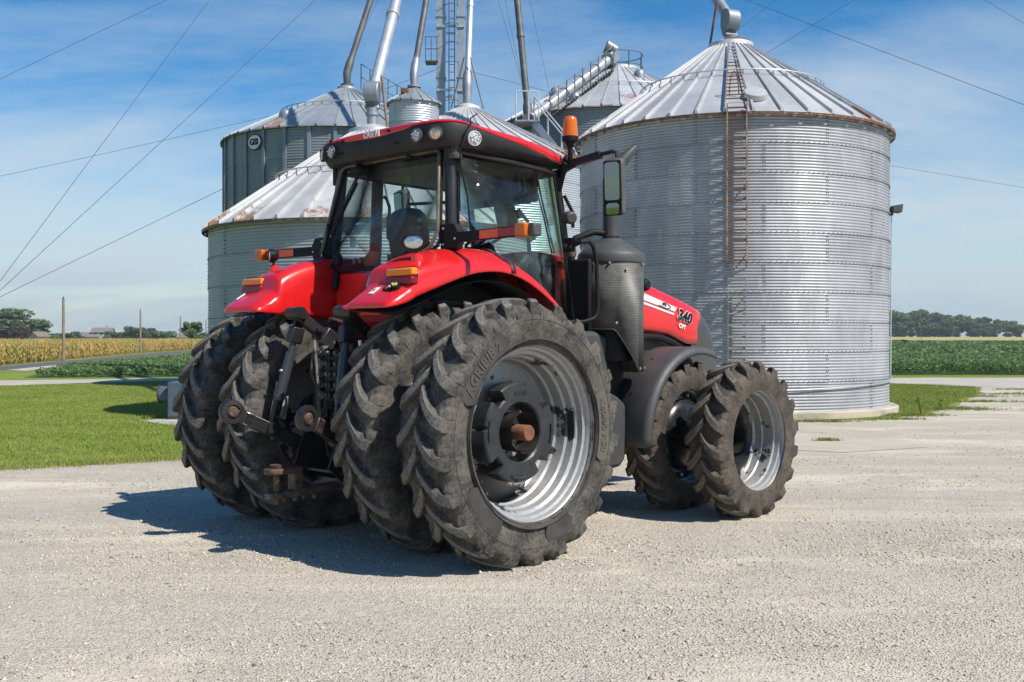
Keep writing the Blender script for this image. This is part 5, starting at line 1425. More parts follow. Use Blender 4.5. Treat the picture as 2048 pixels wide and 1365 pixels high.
def lift_rod(s, detail):
    top = Vector((-.635, s * .345, 1.83)); A_ = Vector((-1.163, s * .531, 1.105)); B_ = Vector((-.10, s * .30, .58))
    bot = A_.lerp(B_, .32) + Vector((0, 0, .02)); d = (bot - top); u = d.normalized()
    r = obj('lift_rod', MB().tube([top + u * .14, top + u * .26], .028, 14).tube([top + u * .24, top + u * .66], .044, 18), M['bluegrey_dark'], T)
    obj('rod_fork', MB().beam(top - u * .10, top + u * .16, .030, .10, (1, 0, 0)).beam(top + u * .02, top + u * .16, .085, .12, (1, 0, 0)), M['blackmetal'], r, bevel=.012)
    obj('rod_pin', MB().lathe([(0, -.075), (.032, -.075), (.032, .075), (0, .075)], 16, top - u * .09, 'y'), M['blackmetal'], r)
    obj('rod_end', MB().beam(top + u * .64, bot + u * .02, .05, .075, (1, 0, 0)), M['blackmetal'], r, bevel=.012)
    obj('rod_knuckle', MB().lathe([(0, -.07), (.05, -.07), (.06, -.055), (.06, .055), (.05, .07), (0, .07)], 18, bot, 'y'), M['blackmetal'], r)
    if detail:
        for q in (-1, 1):
            c = top + u * .70; w = Vector((0, 1, 0)); e = u
            pts = [c + w * q * .045 - e * .06, c + w * q * .10 - e * .06, c + w * q * .12 - e * .02, c + w * q * .12 + e * .08, c + w * q * .10 + e * .11, c + w * q * .04 + e * .10]
            obj('turn_handle', MB().tube(pts, .011, 8), M['blackmetal'], r)
        obj('grease_nipple', MB().lathe([(0, -.02), (.012, -.015), (.012, .01)], 8, top + u * .4 + Vector((-.05, 0, 0)), 'x'), M['bolt'], r)
M['bluegrey_dark'] = simple('slate_painted_steel', (0.035, 0.042, 0.052), (0.05, 0.055, 0.062), 4, 0.35, dust=.2, dustc=(.15, .13, .1))
lift_rod(1, True); lift_rod(-1, False)
def lift_arm(s):
    a = Vector((-.66, s * .345, 1.93)); b = Vector((-.20, s * .30, 1.60)); d = (b - a).normalized()
    l = obj('lift_arm', MB().beam(a, a.lerp(b, .62), .075, .10).beam(a.lerp(b, .55), b, .10, .17), M['blackmetal'], T, bevel=.015)
    obj('arm_pin', MB().lathe([(0, -.10), (.05, -.10), (.055, -.09), (.055, .09), (.05, .10), (0, .10)], 20, a, 'y'), M['blackmetal'], l)
    obj('arm_boss', MB().lathe([(0, -.10), (.075, -.10), (.08, -.085), (.08, .085), (.075, .10), (0, .10)], 20, b, 'y'), M['blackmetal'], l)
    p = a.lerp(b, .42); obj('arm_bolt', MB().lathe([(0, -.06), (.024, -.06), (.024, .06), (0, .06)], 10, p, 'y'), M['castiron'], l)
    c0 = Vector((-.475, s * .315, 1.70)); c1 = Vector((-.435, s * .315, 1.30))
    cy_ = obj('lift_cylinder', MB().tube([c0, c1], .027, 14), M['steel'], T)
    obj('cylinder_barrel', MB().tube([c1, c1 + Vector((.02, 0, -.42))], .05, 14), M['blackmetal'], cy_)
lift_arm(1); lift_arm(-1)
# hydraulic couplers, hoses, bracket, top link
cp = obj('coupler_block', MB().box((-.44, .04, 1.42), (.16, .17, .46)).box((-.44, -.13, 1.40), (.14, .12, .42)), M['greasy'], T, bevel=.01)
for i in range(5):
    for j, y in enumerate((.09, .0, -.12)):
        obj('coupler', MB().lathe([(0, -.085), (.02, -.085), (.024, -.07), (.032, -.065), (.032, -.03), (.026, 0)], 14, (-.515, y, 1.24 + i * .088), 'x'), M['castiron'] if (i + j) % 3 else M['wornsteel'], cp)
obj('valve_cap', MB().lathe([(0, -.09), (.032, -.09), (.035, -.07), (.035, .02)], 14, (-.50, .07, 1.62), 'x'), M['wornsteel'], T)
obj('filter_can', MB().lathe([(0, -.12), (.04, -.11), (.045, -.05), (.045, .02)], 18, (-.46, -.04, 1.66), 'x'), M['blackmetal'], T)
for k in range(4):
    y = -.10 - .028 * k; z = 1.80 - .022 * k
    pts = [Vector((-.30, y + .06, 1.5)), Vector((-.40, y + .06, z - .06)), Vector((-.46, y + .02, z + .02)), Vector((-.52, y - .03, z)), Vector((-.50, y - .06, z - .12)), Vector((-.38, y - .05, 1.45))]
    # smooth the hose
    sp = []
    for i in range(len(pts) - 1):
        for t in (0, .33, .66):
            p0 = pts[max(i - 1, 0)]; p1 = pts[i]; p2 = pts[i + 1]; p3 = pts[min(i + 2, len(pts) - 1)]
            sp.append(0.5 * ((2 * p1) + (p2 - p0) * t + (2 * p0 - 5 * p1 + 4 * p2 - p3) * t * t + (3 * p1 - p0 - 3 * p2 + p3) * t ** 3))
    sp.append(pts[-1]); obj('hydraulic_hose', MB().tube(sp, .012, 8), M['hose'], T)
def hose(pts, r, mat):
    pts = [Vector(p) for p in pts]; sp = []
    for i in range(len(pts) - 1):
        for t_ in (0, .25, .5, .75):
            p0 = pts[max(i - 1, 0)]; p1 = pts[i]; p2 = pts[i + 1]; p3 = pts[min(i + 2, len(pts) - 1)]
            sp.append(0.5 * ((2 * p1) + (p2 - p0) * t_ + (2 * p0 - 5 * p1 + 4 * p2 - p3) * t_ * t_ + (3 * p1 - p0 - 3 * p2 + p3) * t_ ** 3))
    sp.append(pts[-1]); obj('hydraulic_hose', MB().tube(sp, r, 8), mat, T)
hose([(-.38, .22, 1.62), (-.52, .26, 1.60), (-.54, .27, 1.40), (-.45, .24, 1.22)], .013, M['hose'])
hose([(-.38, -.05, 1.72), (-.53, -.12, 1.74), (-.57, -.20, 1.55), (-.50, -.26, 1.25), (-.40, -.26, 1.0)], .013, M['hose'])
hose([(-.40, -.16, 1.20), (-.53, -.20, 1.12), (-.52, -.24, .95), (-.42, -.22, .80)], .011, M['black'])
hose([(-.40, .10, 1.20), (-.55, .12, 1.10), (-.55, .08, 1.0), (-.42, .05, .95)], .011, M['hose'])
hose([(-.40, .30, 1.45), (-.46, .36, 1.25), (-.44, .33, 1.0), (-.36, .30, .85)], .010, M['black'])
hose([(-.42, .20, 1.86), (-.50, .05, 1.88), (-.46, -.1, 1.84), (-.38, -.18, 1.80)], .012, M['hose'])
for (y, z, a) in ((.20, 1.05, .06), (-.18, 1.02, .05), (.02, 1.06, .045), (.12, .78, .04), (-.10, .90, .05)):
    obj('housing_bolt', MB().lathe([(0, -.03), (a * .4, -.03), (a * .45, 0)], 8, (-.345, y, z), 'x'), M['wornsteel'], T)
for s in (-1, 1): obj('side_plate', MB().box((-.30, s * .30, 1.05), (.30, .03, .5)), M['greasy'], T, bevel=.01)
obj('hitch_bracket', MB().box((-.40, 0, 1.19), (.08, .56, .05)).box((-.46, .18, 1.15), (.03, .05, .22)).box((-.46, -.20, 1.15), (.03, .05, .22)), M['blackmetal'], T, bevel=.006)
obj('top_link_bracket', MB().box((-.34, .05, 1.30), (.16, .03, .22)).box((-.34, -.05, 1.30), (.16, .03, .22)), M['greasy'], T, bevel=.01)
obj('wiring', MB().tube([(-.47, .28, 1.2), (-.5, .1, 1.215), (-.5, -.05, 1.205), (-.47, -.25, 1.22)], .008, 6).tube([(-.44, .22, 1.2), (-.46, .22, .95), (-.45, .16, .7)], .008, 6).tube([(-.46, -.16, 1.2), (-.47, -.16, .9), (-.45, -.22, .62)], .009, 6), M['hose'], T)

# --- rear fenders
def fender(s):
    ST = [  # x, ztop, zcrest, zlip, zin
        (-.885, 1.965, 1.962, 1.940, 1.940), (-.875, 1.985, 1.980, 1.942, 1.937), (-.80, 2.040, 2.030, 1.955, 1.930), (-.70, 2.105, 2.085, 1.985, 1.920), (-.655, 2.130, 2.110, 2.005, 1.915),
        (-.640, 2.235, 2.195, 2.012, 1.915), (-.625, 2.265, 2.225, 2.02, 1.912), (-.575, 2.293, 2.248, 2.04, 1.91), (-.47, 2.340, 2.275, 2.075, 1.90), (-.33, 2.390, 2.30, 2.125, 1.885), (-.16, 2.427, 2.325, 2.185, 1.87), (0, 2.448, 2.342, 2.232, 1.85),
        (.2, 2.462, 2.350, 2.256, 1.84), (.42, 2.462, 2.338, 2.250, 1.84), (.65, 2.405, 2.265, 2.172, 1.83), (.85, 2.285, 2.145, 2.066, 1.82), (1.02, 2.13, 2.008, 1.955, 1.80), (1.10, 2.02, 1.92, 1.885, 1.79), (1.16, 1.92, 1.84, 1.815, 1.78)]
    rings = []
    for x, zt, zc, zl, zi in ST:
        zi = min(zi, zt - .02)
        yo = 1.165 if x > -.8 else 1.165 - (-.8 - x) * .5
        yi = .60
        wd = .03
        sect = [(yi - .01, zi), (yi, zt - (zt - zi) * .35), (yi + .015, zt - .05), (yi + .06, zt - .008), (yi + .14, zt), (.86, zt - .002), (.94, zt - (zt - zc) * .22), (1.01, zt - (zt - zc) * .5), (1.07, zc + (zt - zc) * .22), (yo - .04, zc), (yo - .012, zc - (zc - zl) * .18), (yo, zc - (zc - zl) * .5), (yo + .004, zl)]
        rings.append([(x, s * y, z) for y, z in sect])
    m = MB().ring_loft(rings, False, False)
    m.add(rings[0], [tuple(range(len(rings[0])))])
    f = obj('fender', m, M['red'], T, solid=.016, angle=50)
    md = f.modifiers.new('smooth', 'SUBSURF'); md.levels = 1; md.render_levels = 1
    # black liner under the arch
    lin = MB().ring_loft([[(x, s * (.63), z_ - .05), (x, s * 1.10, z_ - .07)] for x, z_ in [(-.80, 1.975), (-.62, 2.02), (-.4, 2.10), (-.15, 2.20), (.15, 2.255), (.4, 2.25), (.65, 2.18), (.85, 2.07), (1.02, 1.95)]], False, False)
    obj('fender_liner', lin, M['black'], f, solid=.01)
    # tail light in two colours
    def lampbox(z0, z1, dx):
        poly = [(-.655 - dx, z0), (-.60, z0), (-.60, z1), (-.635 - dx, z1)]
        return MB().prism(poly, s * .86, s * 1.165)
    obj('tail_lamp_housing', MB().prism([(-.668, 2.108), (-.59, 2.108), (-.59, 2.262), (-.640, 2.262)], s * .852, s * 1.172), M['black'], f, bevel=.02)
    obj('amber_lens', MB().prism([(-.672, 2.190), (-.60, 2.19), (-.60, 2.252), (-.66, 2.252)], s * .862, s * 1.178), M['amber2'], f, bevel=.016)
    obj('red_lens', MB().prism([(-.684, 2.118), (-.60, 2.118), (-.60, 2.187), (-.674, 2.187)], s * .862, s * 1.178), M['redlens'], f, bevel=.016)
    # decal and hitch buttons on the rear apron
    def ap(y, t): return Vector((-.80 + .13 * t - .008, s * y, 2.045 + .085 * t))
    n = Vector((-.55, 0, .83))
    def apron_box(name, y, t, w, h, th, mat):
        c = Vector((-.775 + .10 * t, s * y, 2.062 + .064 * t)) + n * .006
        d = Vector((.10, 0, .064)).normalized()
        return obj(name, MB().beam(c - d * h / 2, c + d * h / 2, w, th, n), mat, f, bevel=.003)
    if s < 0:
        apron_box('decal', .84, .25, .055, .10, .006, M['white'])
        apron_box('decal_stripe', .84, .68, .055, .022, .010, M['tan'])
        apron_box('decal_mark', .84, .22, .022, .035, .010, M['greyplastic'])
        apron_box('rocker_switch', .955, .50, .035, .058, .02, M['black']); apron_box('switch_mark', .972, .50, .006, .058, .024, M['tan'])
        apron_box('button_block', 1.005, .50, .035, .066, .026, M['black'])
        c = Vector((-.775 + .055, s * 1.06, 2.062 + .036)) 
        for tt in (-.016, .016):
            q = Vector((-.722 + tt, s * 1.005, 2.108 + tt * .64)); obj('small_button', MB().tube([q, q + n * .018], .010, 12), M['stripe'], f)
        obj('button_ring', MB().tube([c - n * .01, c + n * .026], .032, 20), M['black'], f); obj('push_button', MB().tube([c, c + n * .034], .021, 20), M['yellow'], f)
        # dark strap across the top
        xs = .44
        st = MB().ring_loft([[(xs - .028, s * y, z), (xs + .028, s * y, z)] for y, z in [(.62, 2.40), (.66, 2.462), (.75, 2.470), (.87, 2.468), (.94, 2.440), (1.01, 2.405), (1.07, 2.372), (1.13, 2.345), (1.158, 2.318), (1.172, 2.285), (1.176, 2.25)]], False, False)
        obj('rubber_strap', st, M['strap'], f, solid=.006)
    else:
        apron_box('decal', 1.06, .30, .03, .10, .006, M['white'])
    return f
M['strap'] = simple('maroon_rubber', (0.045, 0.008, 0.012), (0.06, 0.012, 0.016), 5, .6)
fR = fender(-1); fL = fender(1)

# --- round work lamps on the fenders
def work_lamp(name, c, d, r, depth, face, parent, housing=None, bracket=None, oval=1.0):
    d = Vector(d).normalized(); c = Vector(c)
    a = d.cross(Vector((0, 0, 1))).normalized(); u = a.cross(d); n = 24
    def ring(rr, h): return [c + d * h + a * rr * oval * math.cos(2 * PI * k / n) + u * rr * math.sin(2 * PI * k / n) for k in range(n)]
    m = MB().ring_loft([ring(.02, -depth), ring(r * .62, -depth * .95), ring(r * .92, -depth * .55), ring(r, -.008), ring(r, .006), ring(r * .90, .008), ring(r * .88, -.004)], True, False)
    o = obj(name, m, housing or M['black'], parent)
    lf = MB().ring_loft([ring(r * .89, -.002), ring(r * .6, .006), ring(.002, .010)], True, False)
    obj('lamp_face', lf, face, o)
    if face is M['led']:
        lm = MB()
        for k in range(10):
            q = c + d * .010 + (a * math.cos(k * 2.4) + u * math.sin(k * 2.4)) * r * .66 * math.sqrt(k / 9.0)
            e = MB().tube([q, q + d * .006], r * .11, 8).mesh('led'); obj('led', e, M['white'], o)
    if bracket: obj('lamp_bracket', MB().tube([c - d * depth * .5, Vector(bracket)], .014, 8), M['blackmetal'], o)
    return o
M['led'] = simple('led_reflector', (0.42, 0.43, 0.44), (0.30, 0.31, 0.32), 60, .35, metal=.25, bump=.3, bscale=60)
for s in (-1, 1):
    w = work_lamp('work_lamp', (-.49, s * .985, 2.462), (-1, s * .55, -.03), .062, .07, M['lampface'], T, None, (-.46, s * .985, 2.37), 1.5)
    obj('lamp_foot', MB().lathe([(.05, 2.28), (.045, 2.36), (.028, 2.375), (.0, 2.375)], 16, (-.45, s * .985, 0)), M['red'], w)

# --- red rear panel and slow-moving triangle
rp = MB().ring_loft([[(-.02, .60, 1.78), (-.06, .60, 2.0), (-.06, .60, 2.27), (-.03, .58, 2.31)], [(-.05, .50, 1.72), (-.09, .50, 2.0), (-.09, .50, 2.28), (-.06, .48, 2.315)], [(-.05, -.50, 1.72), (-.09, -.50, 2.0), (-.09, -.50, 2.28), (-.06, -.48, 2.315)], [(-.02, -.60, 1.78), (-.06, -.60, 2.0), (-.06, -.60, 2.27), (-.03, -.58, 2.31)]], False, False)
obj('rear_panel', rp, M['red'], T, solid=.02, angle=40)
sm = obj('slow_vehicle_triangle', MB().prism([(.245, 1.86), (-.235, 1.86), (-.27, 1.90), (-.035, 2.30), (.045, 2.30), (.28, 1.90)], -.118, -.110, 'x'), M['red_ref'], T)
obj('triangle_face', MB().prism([(.150, 1.915), (-.140, 1.915), (.005, 2.235)], -.124, -.1185, 'x'), M['orange_ref'], sm)
obj('window_catch', MB().box((-.115, .50, 2.27), (.05, .06, .07)).lathe([(.03, 2.25), (.032, 2.19), (.02, 2.14), (0, 2.135)], 12, (-.13, .50, 0)), M['black'], T, bevel=.01)

# --- cab: body, pillars, roof, glass
obj('cab_body', MB().prism([(-.03, 1.45), (-.05, 2.25), (.20, 2.30), (1.72, 1.92), (1.78, 1.45)], -.60, .60), M['blackmetal'], T, bevel=.02)
obj('cab_floor', MB().box((.85, 0, 1.9), (1.6, 1.3, .06)), M['greyplastic'], T)
def pillar(pts, r, name='pillar', mat=None, n=14): return obj(name, MB().tube(pts, r, n), mat or M['blackmetal'], T)
for s in (-1, 1):
    pillar([(.14, s * .735, 3.34), (.115, s * .765, 3.0), (.085, s * .80, 2.5), (.07, s * .80, 2.28)], .052)
    pillar([(1.60, s * .60, 3.30), (1.68, s * .61, 2.9), (1.79, s * .63, 2.2), (1.86, s * .63, 1.80)], .035, n=10)
    pillar([(.14, s * .82, 3.262), (.7, s * .845, 3.245), (1.2, s * .82, 3.235), (1.50, s * .72, 3.232), (1.62, s * .62, 3.225)], .022, 'roof_rail', n=8)
pillar([(.60, .80, 3.28), (.585, .815, 2.6), (.55, .82, 2.1)], [.055, .06, .06], 'door_pillar')
obj('grab_rail', MB().tube([(.62, .74, 3.08), (.64, .72, 3.06), (.66, .70, 2.98), (.66, .69, 2.65), (.72, .62, 2.45)], .016, 10), M['black'], T)

# rear glass with frame
RG = [(.115, .655, 3.285), (-.035, .795, 2.52), (-.055, .78, 2.47), (-.10, .53, 2.325), (-.105, .49, 2.315)]
prim = [Vector(p) for p in RG]; outline = prim + [Vector((p.x, -p.y, p.z)) for p in reversed(prim)]
gm = MB(); gm.add(outline, [tuple(range(len(outline)))])
rg = obj('rear_window', gm, M['glassrear'], T, solid=.006)
obj('window_frame', MB().tube(outline + [outline[0], outline[1]], .016, 8), M['black'], rg)
off = Vector((-.035, 0, -.006))
obj('window_tube', MB().tube([Vector((-.03, .80, 2.5)) + off, Vector((.10, .672, 3.25)) + off, Vector((.115, .645, 3.288)) + off, Vector((.118, .60, 3.297)) + off, Vector((.118, -.60, 3.297)) + off, Vector((.115, -.645, 3.288)) + off, Vector((.10, -.672, 3.25)) + off, Vector((-.02, -.787, 2.60)) + off, Vector((-.06, -.74, 2.47)) + off, Vector((-.09, -.60, 2.40)) + off], .0155, 10), M['tan'], rg)
for y in (.42, -.28): obj('window_hinge', MB().box((.08, y, 3.29), (.05, .05, .07)), M['black'], rg, bevel=.01)
wp = obj('rear_wiper', MB().tube([(.055, .36, 3.22), (.0, .50, 2.96), (-.035, .62, 2.72)], .009, 6).tube([(.05, .40, 3.20), (.0, .535, 2.96)], .006, 6), M['black'], rg)
obj('wiper_blade', MB().beam((.045, .41, 3.12), (-.055, .665, 2.66), .02, .03), M['black'], rg)
obj('wiper_motor', MB().sphere((.05, .37, 3.23), .055, 14, 10), M['black'], rg)
obj('glass_handle', MB().lathe([(.0, -.05), (.05, -.045), (.06, -.02), (.055, 0)], 16, (-.085, .50, 2.42), 'x'), M['black'], rg)
for y in (.235, .155): obj('glass_knob', MB().lathe([(.0, -.03), (.025, -.028), (.028, 0)], 14, (-.095, y, 2.395), 'x'), M['greyplastic'], rg)
obj('glass_latch', MB().box((-.03, .74, 2.72), (.02, .02, .09)), M['black'], rg)

# right side door glass and curved corner, and the left side
def side_glass(s):
    m = MB(); rows = []
    for z, k in ((3.215, 0), (2.75, .35), (2.35, .66), (2.05, .88), (1.88, 1.0)):
        xr = interp(z, [1.85, 2.05, 2.46, 2.50, 3.3], [1.22, 1.12, .62, .17, .17]); xf = 1.56 + .27 * k
        yb = .815 + .02 * k
        row = []
        for t in (0, .25, .5, .68, .80, .90, 1.0):
            x = xr + (xf - xr) * t
            u = sstep(1.00 + .25 * k, xf, x); y = yb + .035 * math.sin(PI * min(1, max(0, (x - .15) / 1.1))) * (1 - u) - .20 * u ** 1.5
            row.append((x, s * y, z))
        rows.append(row)
    m.ring_loft(rows, False, False)
    return obj('side_window' if s > 0 else 'door_window', m, M['glass'], T, angle=60, solid=.005)
gR = side_glass(-1); gL = side_glass(1)
obj('windscreen', MB().ring_loft([[(1.60, .58, 3.25), (1.66, .3, 3.26), (1.67, 0, 3.26), (1.66, -.3, 3.26), (1.60, -.58, 3.25)], [(1.85, .60, 1.95), (1.93, .3, 1.95), (1.95, 0, 1.95), (1.93, -.3, 1.95), (1.85, -.60, 1.95)]], False, False), M['glass'], T, angle=60, solid=.005)
obj('door_seal', MB().tube([(.17, -.80, 3.20), (.135, -.83, 2.9), (.13, -.84, 2.52)], .010, 6), M['black'], gR)
obj('door_seal', MB().tube([(1.36, -.80, 3.20), (1.44, -.80, 2.8), (1.58, -.80, 2.2), (1.66, -.78, 1.86)], .008, 6), M['black'], gR)
obj('door_handle', MB().tube([(.60, -.86, 2.30), (.66, -.88, 2.33), (.75, -.88, 2.30), (.90, -.87, 2.12)], .016, 8), M['black'], gR)
obj('lower_door_bar', MB().tube([(1.03, -.80, 2.36), (1.16, -.82, 2.30), (1.38, -.80, 1.9)], .02, 8), M['black'], gR)
# corner cowl and bar joint on the right pillar
obj('pillar_joint', MB().lathe([(.05, 3.20), (.058, 3.22), (.058, 3.24), (.04, 3.25), (.04, 3.28), (.055, 3.285), (.055, 3.31)], 18, (.13, -.80, 0)).box((.10, -.745, 3.22), (.03, .06, .16)), M['greyplastic'], T)

# roof: black skirt and red shell, lofted rings
def roof_plan(k, n=88):
    """points round the roof plan; k insets"""
    x0, x1, y = -.10 + k, 1.60 - k, .935 - k; out = []
    for i in range(n):
        a = 2 * PI * i / n; c, q = math.cos(a), math.sin(a); e = 2 / 6.5
        px = math.copysign(abs(c) ** e, c); py = math.copysign(abs(q) ** e, q)
        x = (x0 + x1) / 2 + (x1 - x0) / 2 * px; w = y * (1 - .10 * sstep(.9, 1.6, x)); out.append((x, w * py))
    return out
def zb(x, y):
    zr = 3.445 + .038 * sstep(.30, .52, abs(y))
    side = interp(x, [-.1, .1, .3, .95, 1.22, 1.6], [3.482, 3.470, 3.448, 3.37, 3.320, 3.312])
    t = sstep(.0, .30, x); return zr * (1 - t) + side * t
def zs(x, y):
    side = interp(x, [-.1, .1, .3, .95, 1.22, 1.6], [3.506, 3.50, 3.484, 3.443, 3.408, 3.385])
    zr = 3.519 - .007 * sstep(.30, .52, abs(y)); t = sstep(.0, .30, x); return zr * (1 - t) + side * t
sk = []
for k, zf in [(.20, lambda x, y: 3.302), (.17, lambda x, y: 3.292), (.10, lambda x, y: 3.288), (.045, lambda x, y: 3.294), (.012, lambda x, y: 3.305 + (zb(x, y) - 3.305) * .30), (.0, lambda x, y: zb(x, y) - .012), (.004, lambda x, y: zb(x, y))]:
    sk.append([(x, y, min(zf(x, y), zb(x, y) - .002)) for x, y in roof_plan(k)])
sk = [[(x, y, 3.285) for x, y, z in sk[0]]] + sk
skirt = MB().ring_loft([[(x * .2 + .62, y * .2, 3.285) for x, y, z in sk[0]]] + sk, True, False)
trim = obj('roof_skirt', skirt, M['plastic'], T, angle=50)
sh_ = []
for k, zf in [(.006, lambda x, y: zb(x, y) + .001), (-.002, lambda x, y: zb(x, y) + .010), (.004, lambda x, y: zs(x, y) - .012), (.03, lambda x, y: zs(x, y) + .003), (.10, lambda x, y: zs(x, y) + .013), (.22, lambda x, y: zs(x, y) + .028), (.45, lambda x, y: 3.535)]:
    sh_.append([(x, y, zf(x, y)) for x, y in roof_plan(k)])
shell = MB().ring_loft(sh_, True, False); e = sh_[-1]; shell.add(e, [tuple(range(len(e)))])
roof = obj('roof', shell, M['red'], T, angle=50)
for y, z in ((.60, 3.497), (-.22, 3.482), (.42, 3.478)): obj('roof_recess', MB().box((-.103, y, z), (.02, .03, .025)), M['black'], roof, bevel=.004)
LX = -.112
text_at('maker_lettering', 'CASE', .066, roof, (LX, .042, 3.4765), (0, -1, 0), (0, 0, 1), M['white'], .002, .001, .95)
ih = MB(); _z = 3.452
for y in (-.058, -.092):
    ih.prism([(y + .009, _z), (y - .009, _z), (y - .009, _z + (.058 if y < -.08 else .050)), (y + .009, _z + .050)], LX - .003, LX + .004, 'x')
    ih.prism([(y + .015, _z), (y - .015, _z), (y - .015, _z + .008), (y + .015, _z + .008)], LX - .0035, LX + .004, 'x')
ih.prism([(-.058, _z + .022), (-.092, _z + .022), (-.092, _z + .031), (-.058, _z + .031)], LX - .0032, LX + .004, 'x')
obj('maker_emblem', ih, M['white'], roof)
for y, z in ((.46, 3.37), (-.30, 3.37)): obj('skirt_slot', MB().box((-.085, y, z), (.02, .07, .022)), M['black'], trim, bevel=.006)
# roof lamps: two on each rear corner and one facing each side
for s in (-1, 1):
    work_lamp('roof_lamp', (-.115, s * .585, 3.392), (-1, s * .10, -.10), .060, .09, M['led'], T, M['greyplastic'])
    work_lamp('roof_lamp', (-.075, s * .775, 3.394), (-.92, s * .42, -.10), .062, .09, M['lampwarm'], T, M['greyplastic'])
    work_lamp('roof_lamp', (.215, s * .942, 3.366), (-.25, s * 1, -.10), .062, .06, M['led'], T, M['stripe'])
    obj('lamp_strut', MB().tube([(-.05, s * .585, 3.45), (-.09, s * .585, 3.43)], .02, 8).tube([(-.03, s * .76, 3.455), (-.06, s * .77, 3.43)], .02, 8), M['stripe'], T)
# antenna wires by the pillar
obj('antenna_cable', MB().tube([(.19, -.93, 3.495), (.16, -.945, 3.47), (.12, -.925, 3.40), (.13, -.86, 3.28), (.14, -.85, 3.15), (.22, -.85, 2.9), (.26, -.85, 2.6)], .008, 6).tube([(.19, -.92, 3.49), (.30, -.80, 3.56), (.46, -.72, 3.64)], .006, 5).tube([(.15, -.88, 3.19), (.38, -.90, 3.09)], .004, 5), M['black'], T)
obj('roof_switch_box', MB().box((.10, .79, 3.22), (.05, .055, .17)), M['black'], T, bevel=.01)

# --- marker bars with reflectors and amber lamps
for s in (-1, 1):
    a = Vector((-.01, s * .93, 2.53)); b = Vector((-.055, s * 1.72, 2.53)); d = (b - a).normalized()
    mb_ = obj('marker_bar', MB().beam(a, b, .03, .085), M['black'], T, 'marker bar on the left' if s > 0 else 'marker bar on the right', bevel=.005)
    n = Vector((-1, 0, 0))
    def strip(t0, t1, mat, nm):
        p, q = a.lerp(b, t0) + n * .019, a.lerp(b, t1) + n * .019; obj(nm, MB().beam(p, q, .006, .066), mat, mb_)
    strip(.43, .70, M['orange_ref'], 'orange_reflector'); strip(.702, 1.0, M['red_ref'], 'red_reflector')
    obj('amber_lamp', MB().beam(b - d * .01 + n * .012, b + d * .11 + n * .012, .10, .105), M['amber'], mb_, bevel=.015)
    obj('lamp_back', MB().beam(b + d * .10 + Vector((.02, 0, 0)), b + d * .17 + Vector((.02, 0, 0)), .09, .10), M['greyplastic'], mb_, bevel=.015)
    br = obj('bar_bracket', MB().prism([(s * .86, 2.44), (s * .97, 2.44), (s * 1.0, 2.50), (s * 1.0, 2.58), (s * .955, 2.645), (s * .79, 2.65), (s * .79, 2.44)], -.03, .05, 'x'), M['black'], T, bevel=.008)
    for y, z in ((.83, 2.61), (.83, 2.48), (.97, 2.52)): obj('bracket_bolt', MB().lathe([(0, -.008), (.011, -.008), (.011, .01)], 8, (-.032, s * y, z), 'x'), M['bolt'], br)

# --- cab interior
seat = obj('seat', MB().box((.62, -.02, 2.18), (.52, .52, .14)), M['seat'], T, bevel=.05)
bk = []
for z, w, x, th in [(2.22, .20, .36, .10), (2.35, .235, .33, .12), (2.55, .26, .295, .13), (2.70, .27, .275, .12), (2.80, .24, .265, .11), (2.85, .17, .262, .09), (2.868, .08, .262, .05)]:
    bk.append([(x + th * .5 * math.cos(2 * PI * k / 20) * (1.0), -.02 + w * math.copysign(abs(math.sin(2 * PI * k / 20)) ** .6, math.sin(2 * PI * k / 20)), z) for k in range(20)])
obj('backrest', MB().ring_loft(bk, True, True), M['seat'], seat, angle=60)
obj('headrest', MB().box((.30, .235, 2.72), (.10, .06, .24)), M['seat'], seat, bevel=.03)
obj('armrest', MB().box((.62, -.36, 2.40), (.42, .13, .08)), M['plastic'], seat, bevel=.03)
for z in (2.74, 2.68): obj('seat_knob', MB().sphere((.22, -.245, z), .022, 10, 8), M['bolt'], seat)
obj('console', MB().box((.75, -.52, 2.15), (.9, .24, .5)), M['plastic'], T, bevel=.05)
obj('orange_board', MB().prism([(.62, 2.44), (.50, 2.52), (.40, 2.51), (.40, 2.38), (.56, 2.38)], .26, .29, 'x'), M['orange_pad'], T)
obj('orange_board', MB().prism([(.50, 2.50), (.36, 2.50), (.30, 2.40), (.50, 2.36)], .47, .50, 'x'), M['orange_pad'], T)
obj('warning_card', MB().box((.16, .62, 2.60), (.01, .075, .085)), M['white'], T)
sc_ = obj('steering_column', MB().tube([(1.48, -.02, 1.95), (1.36, -.02, 2.45), (1.28, -.02, 2.62)], [.09, .06, .05], 12), M['plastic'], T)
sw = MB(); cc = Vector((1.25, -.02, 2.66)); ax1 = Vector((0, 1, 0)); ax2 = Vector((.80, 0, .45)).normalized()
sw.tube([cc + ax1 * .2 * math.cos(2 * PI * k / 24) + ax2 * .2 * math.sin(2 * PI * k / 24) for k in range(25)], .016, 8)
for k in (0, 1, 2): sw.tube([cc, cc + ax1 * .2 * math.cos(2.1 * k + .5) + ax2 * .2 * math.sin(2.1 * k + .5)], .012, 6)
obj('steering_wheel', sw, M['black'], sc_)
mo = obj('monitor', MB().beam((1.12, -.46, 2.70), (1.06, -.44, 2.98), .10, .20, (0, 1, .2)), M['plastic'], T, bevel=.02)
obj('monitor_arm', MB().tube([(1.20, -.50, 2.90), (1.28, -.54, 2.80), (1.30, -.55, 2.5), (1.2, -.5, 2.2)], .02, 8).sphere((1.20, -.50, 2.86), .045, 10, 8), M['black'], mo)
obj('cab_rail', MB().tube([(.75, .55, 3.0), (.9, .2, 3.0), (1.32, -.40, 2.98), (1.38, -.48, 2.99), (1.40, -.52, 3.08)], .016, 8), M['black'], T)
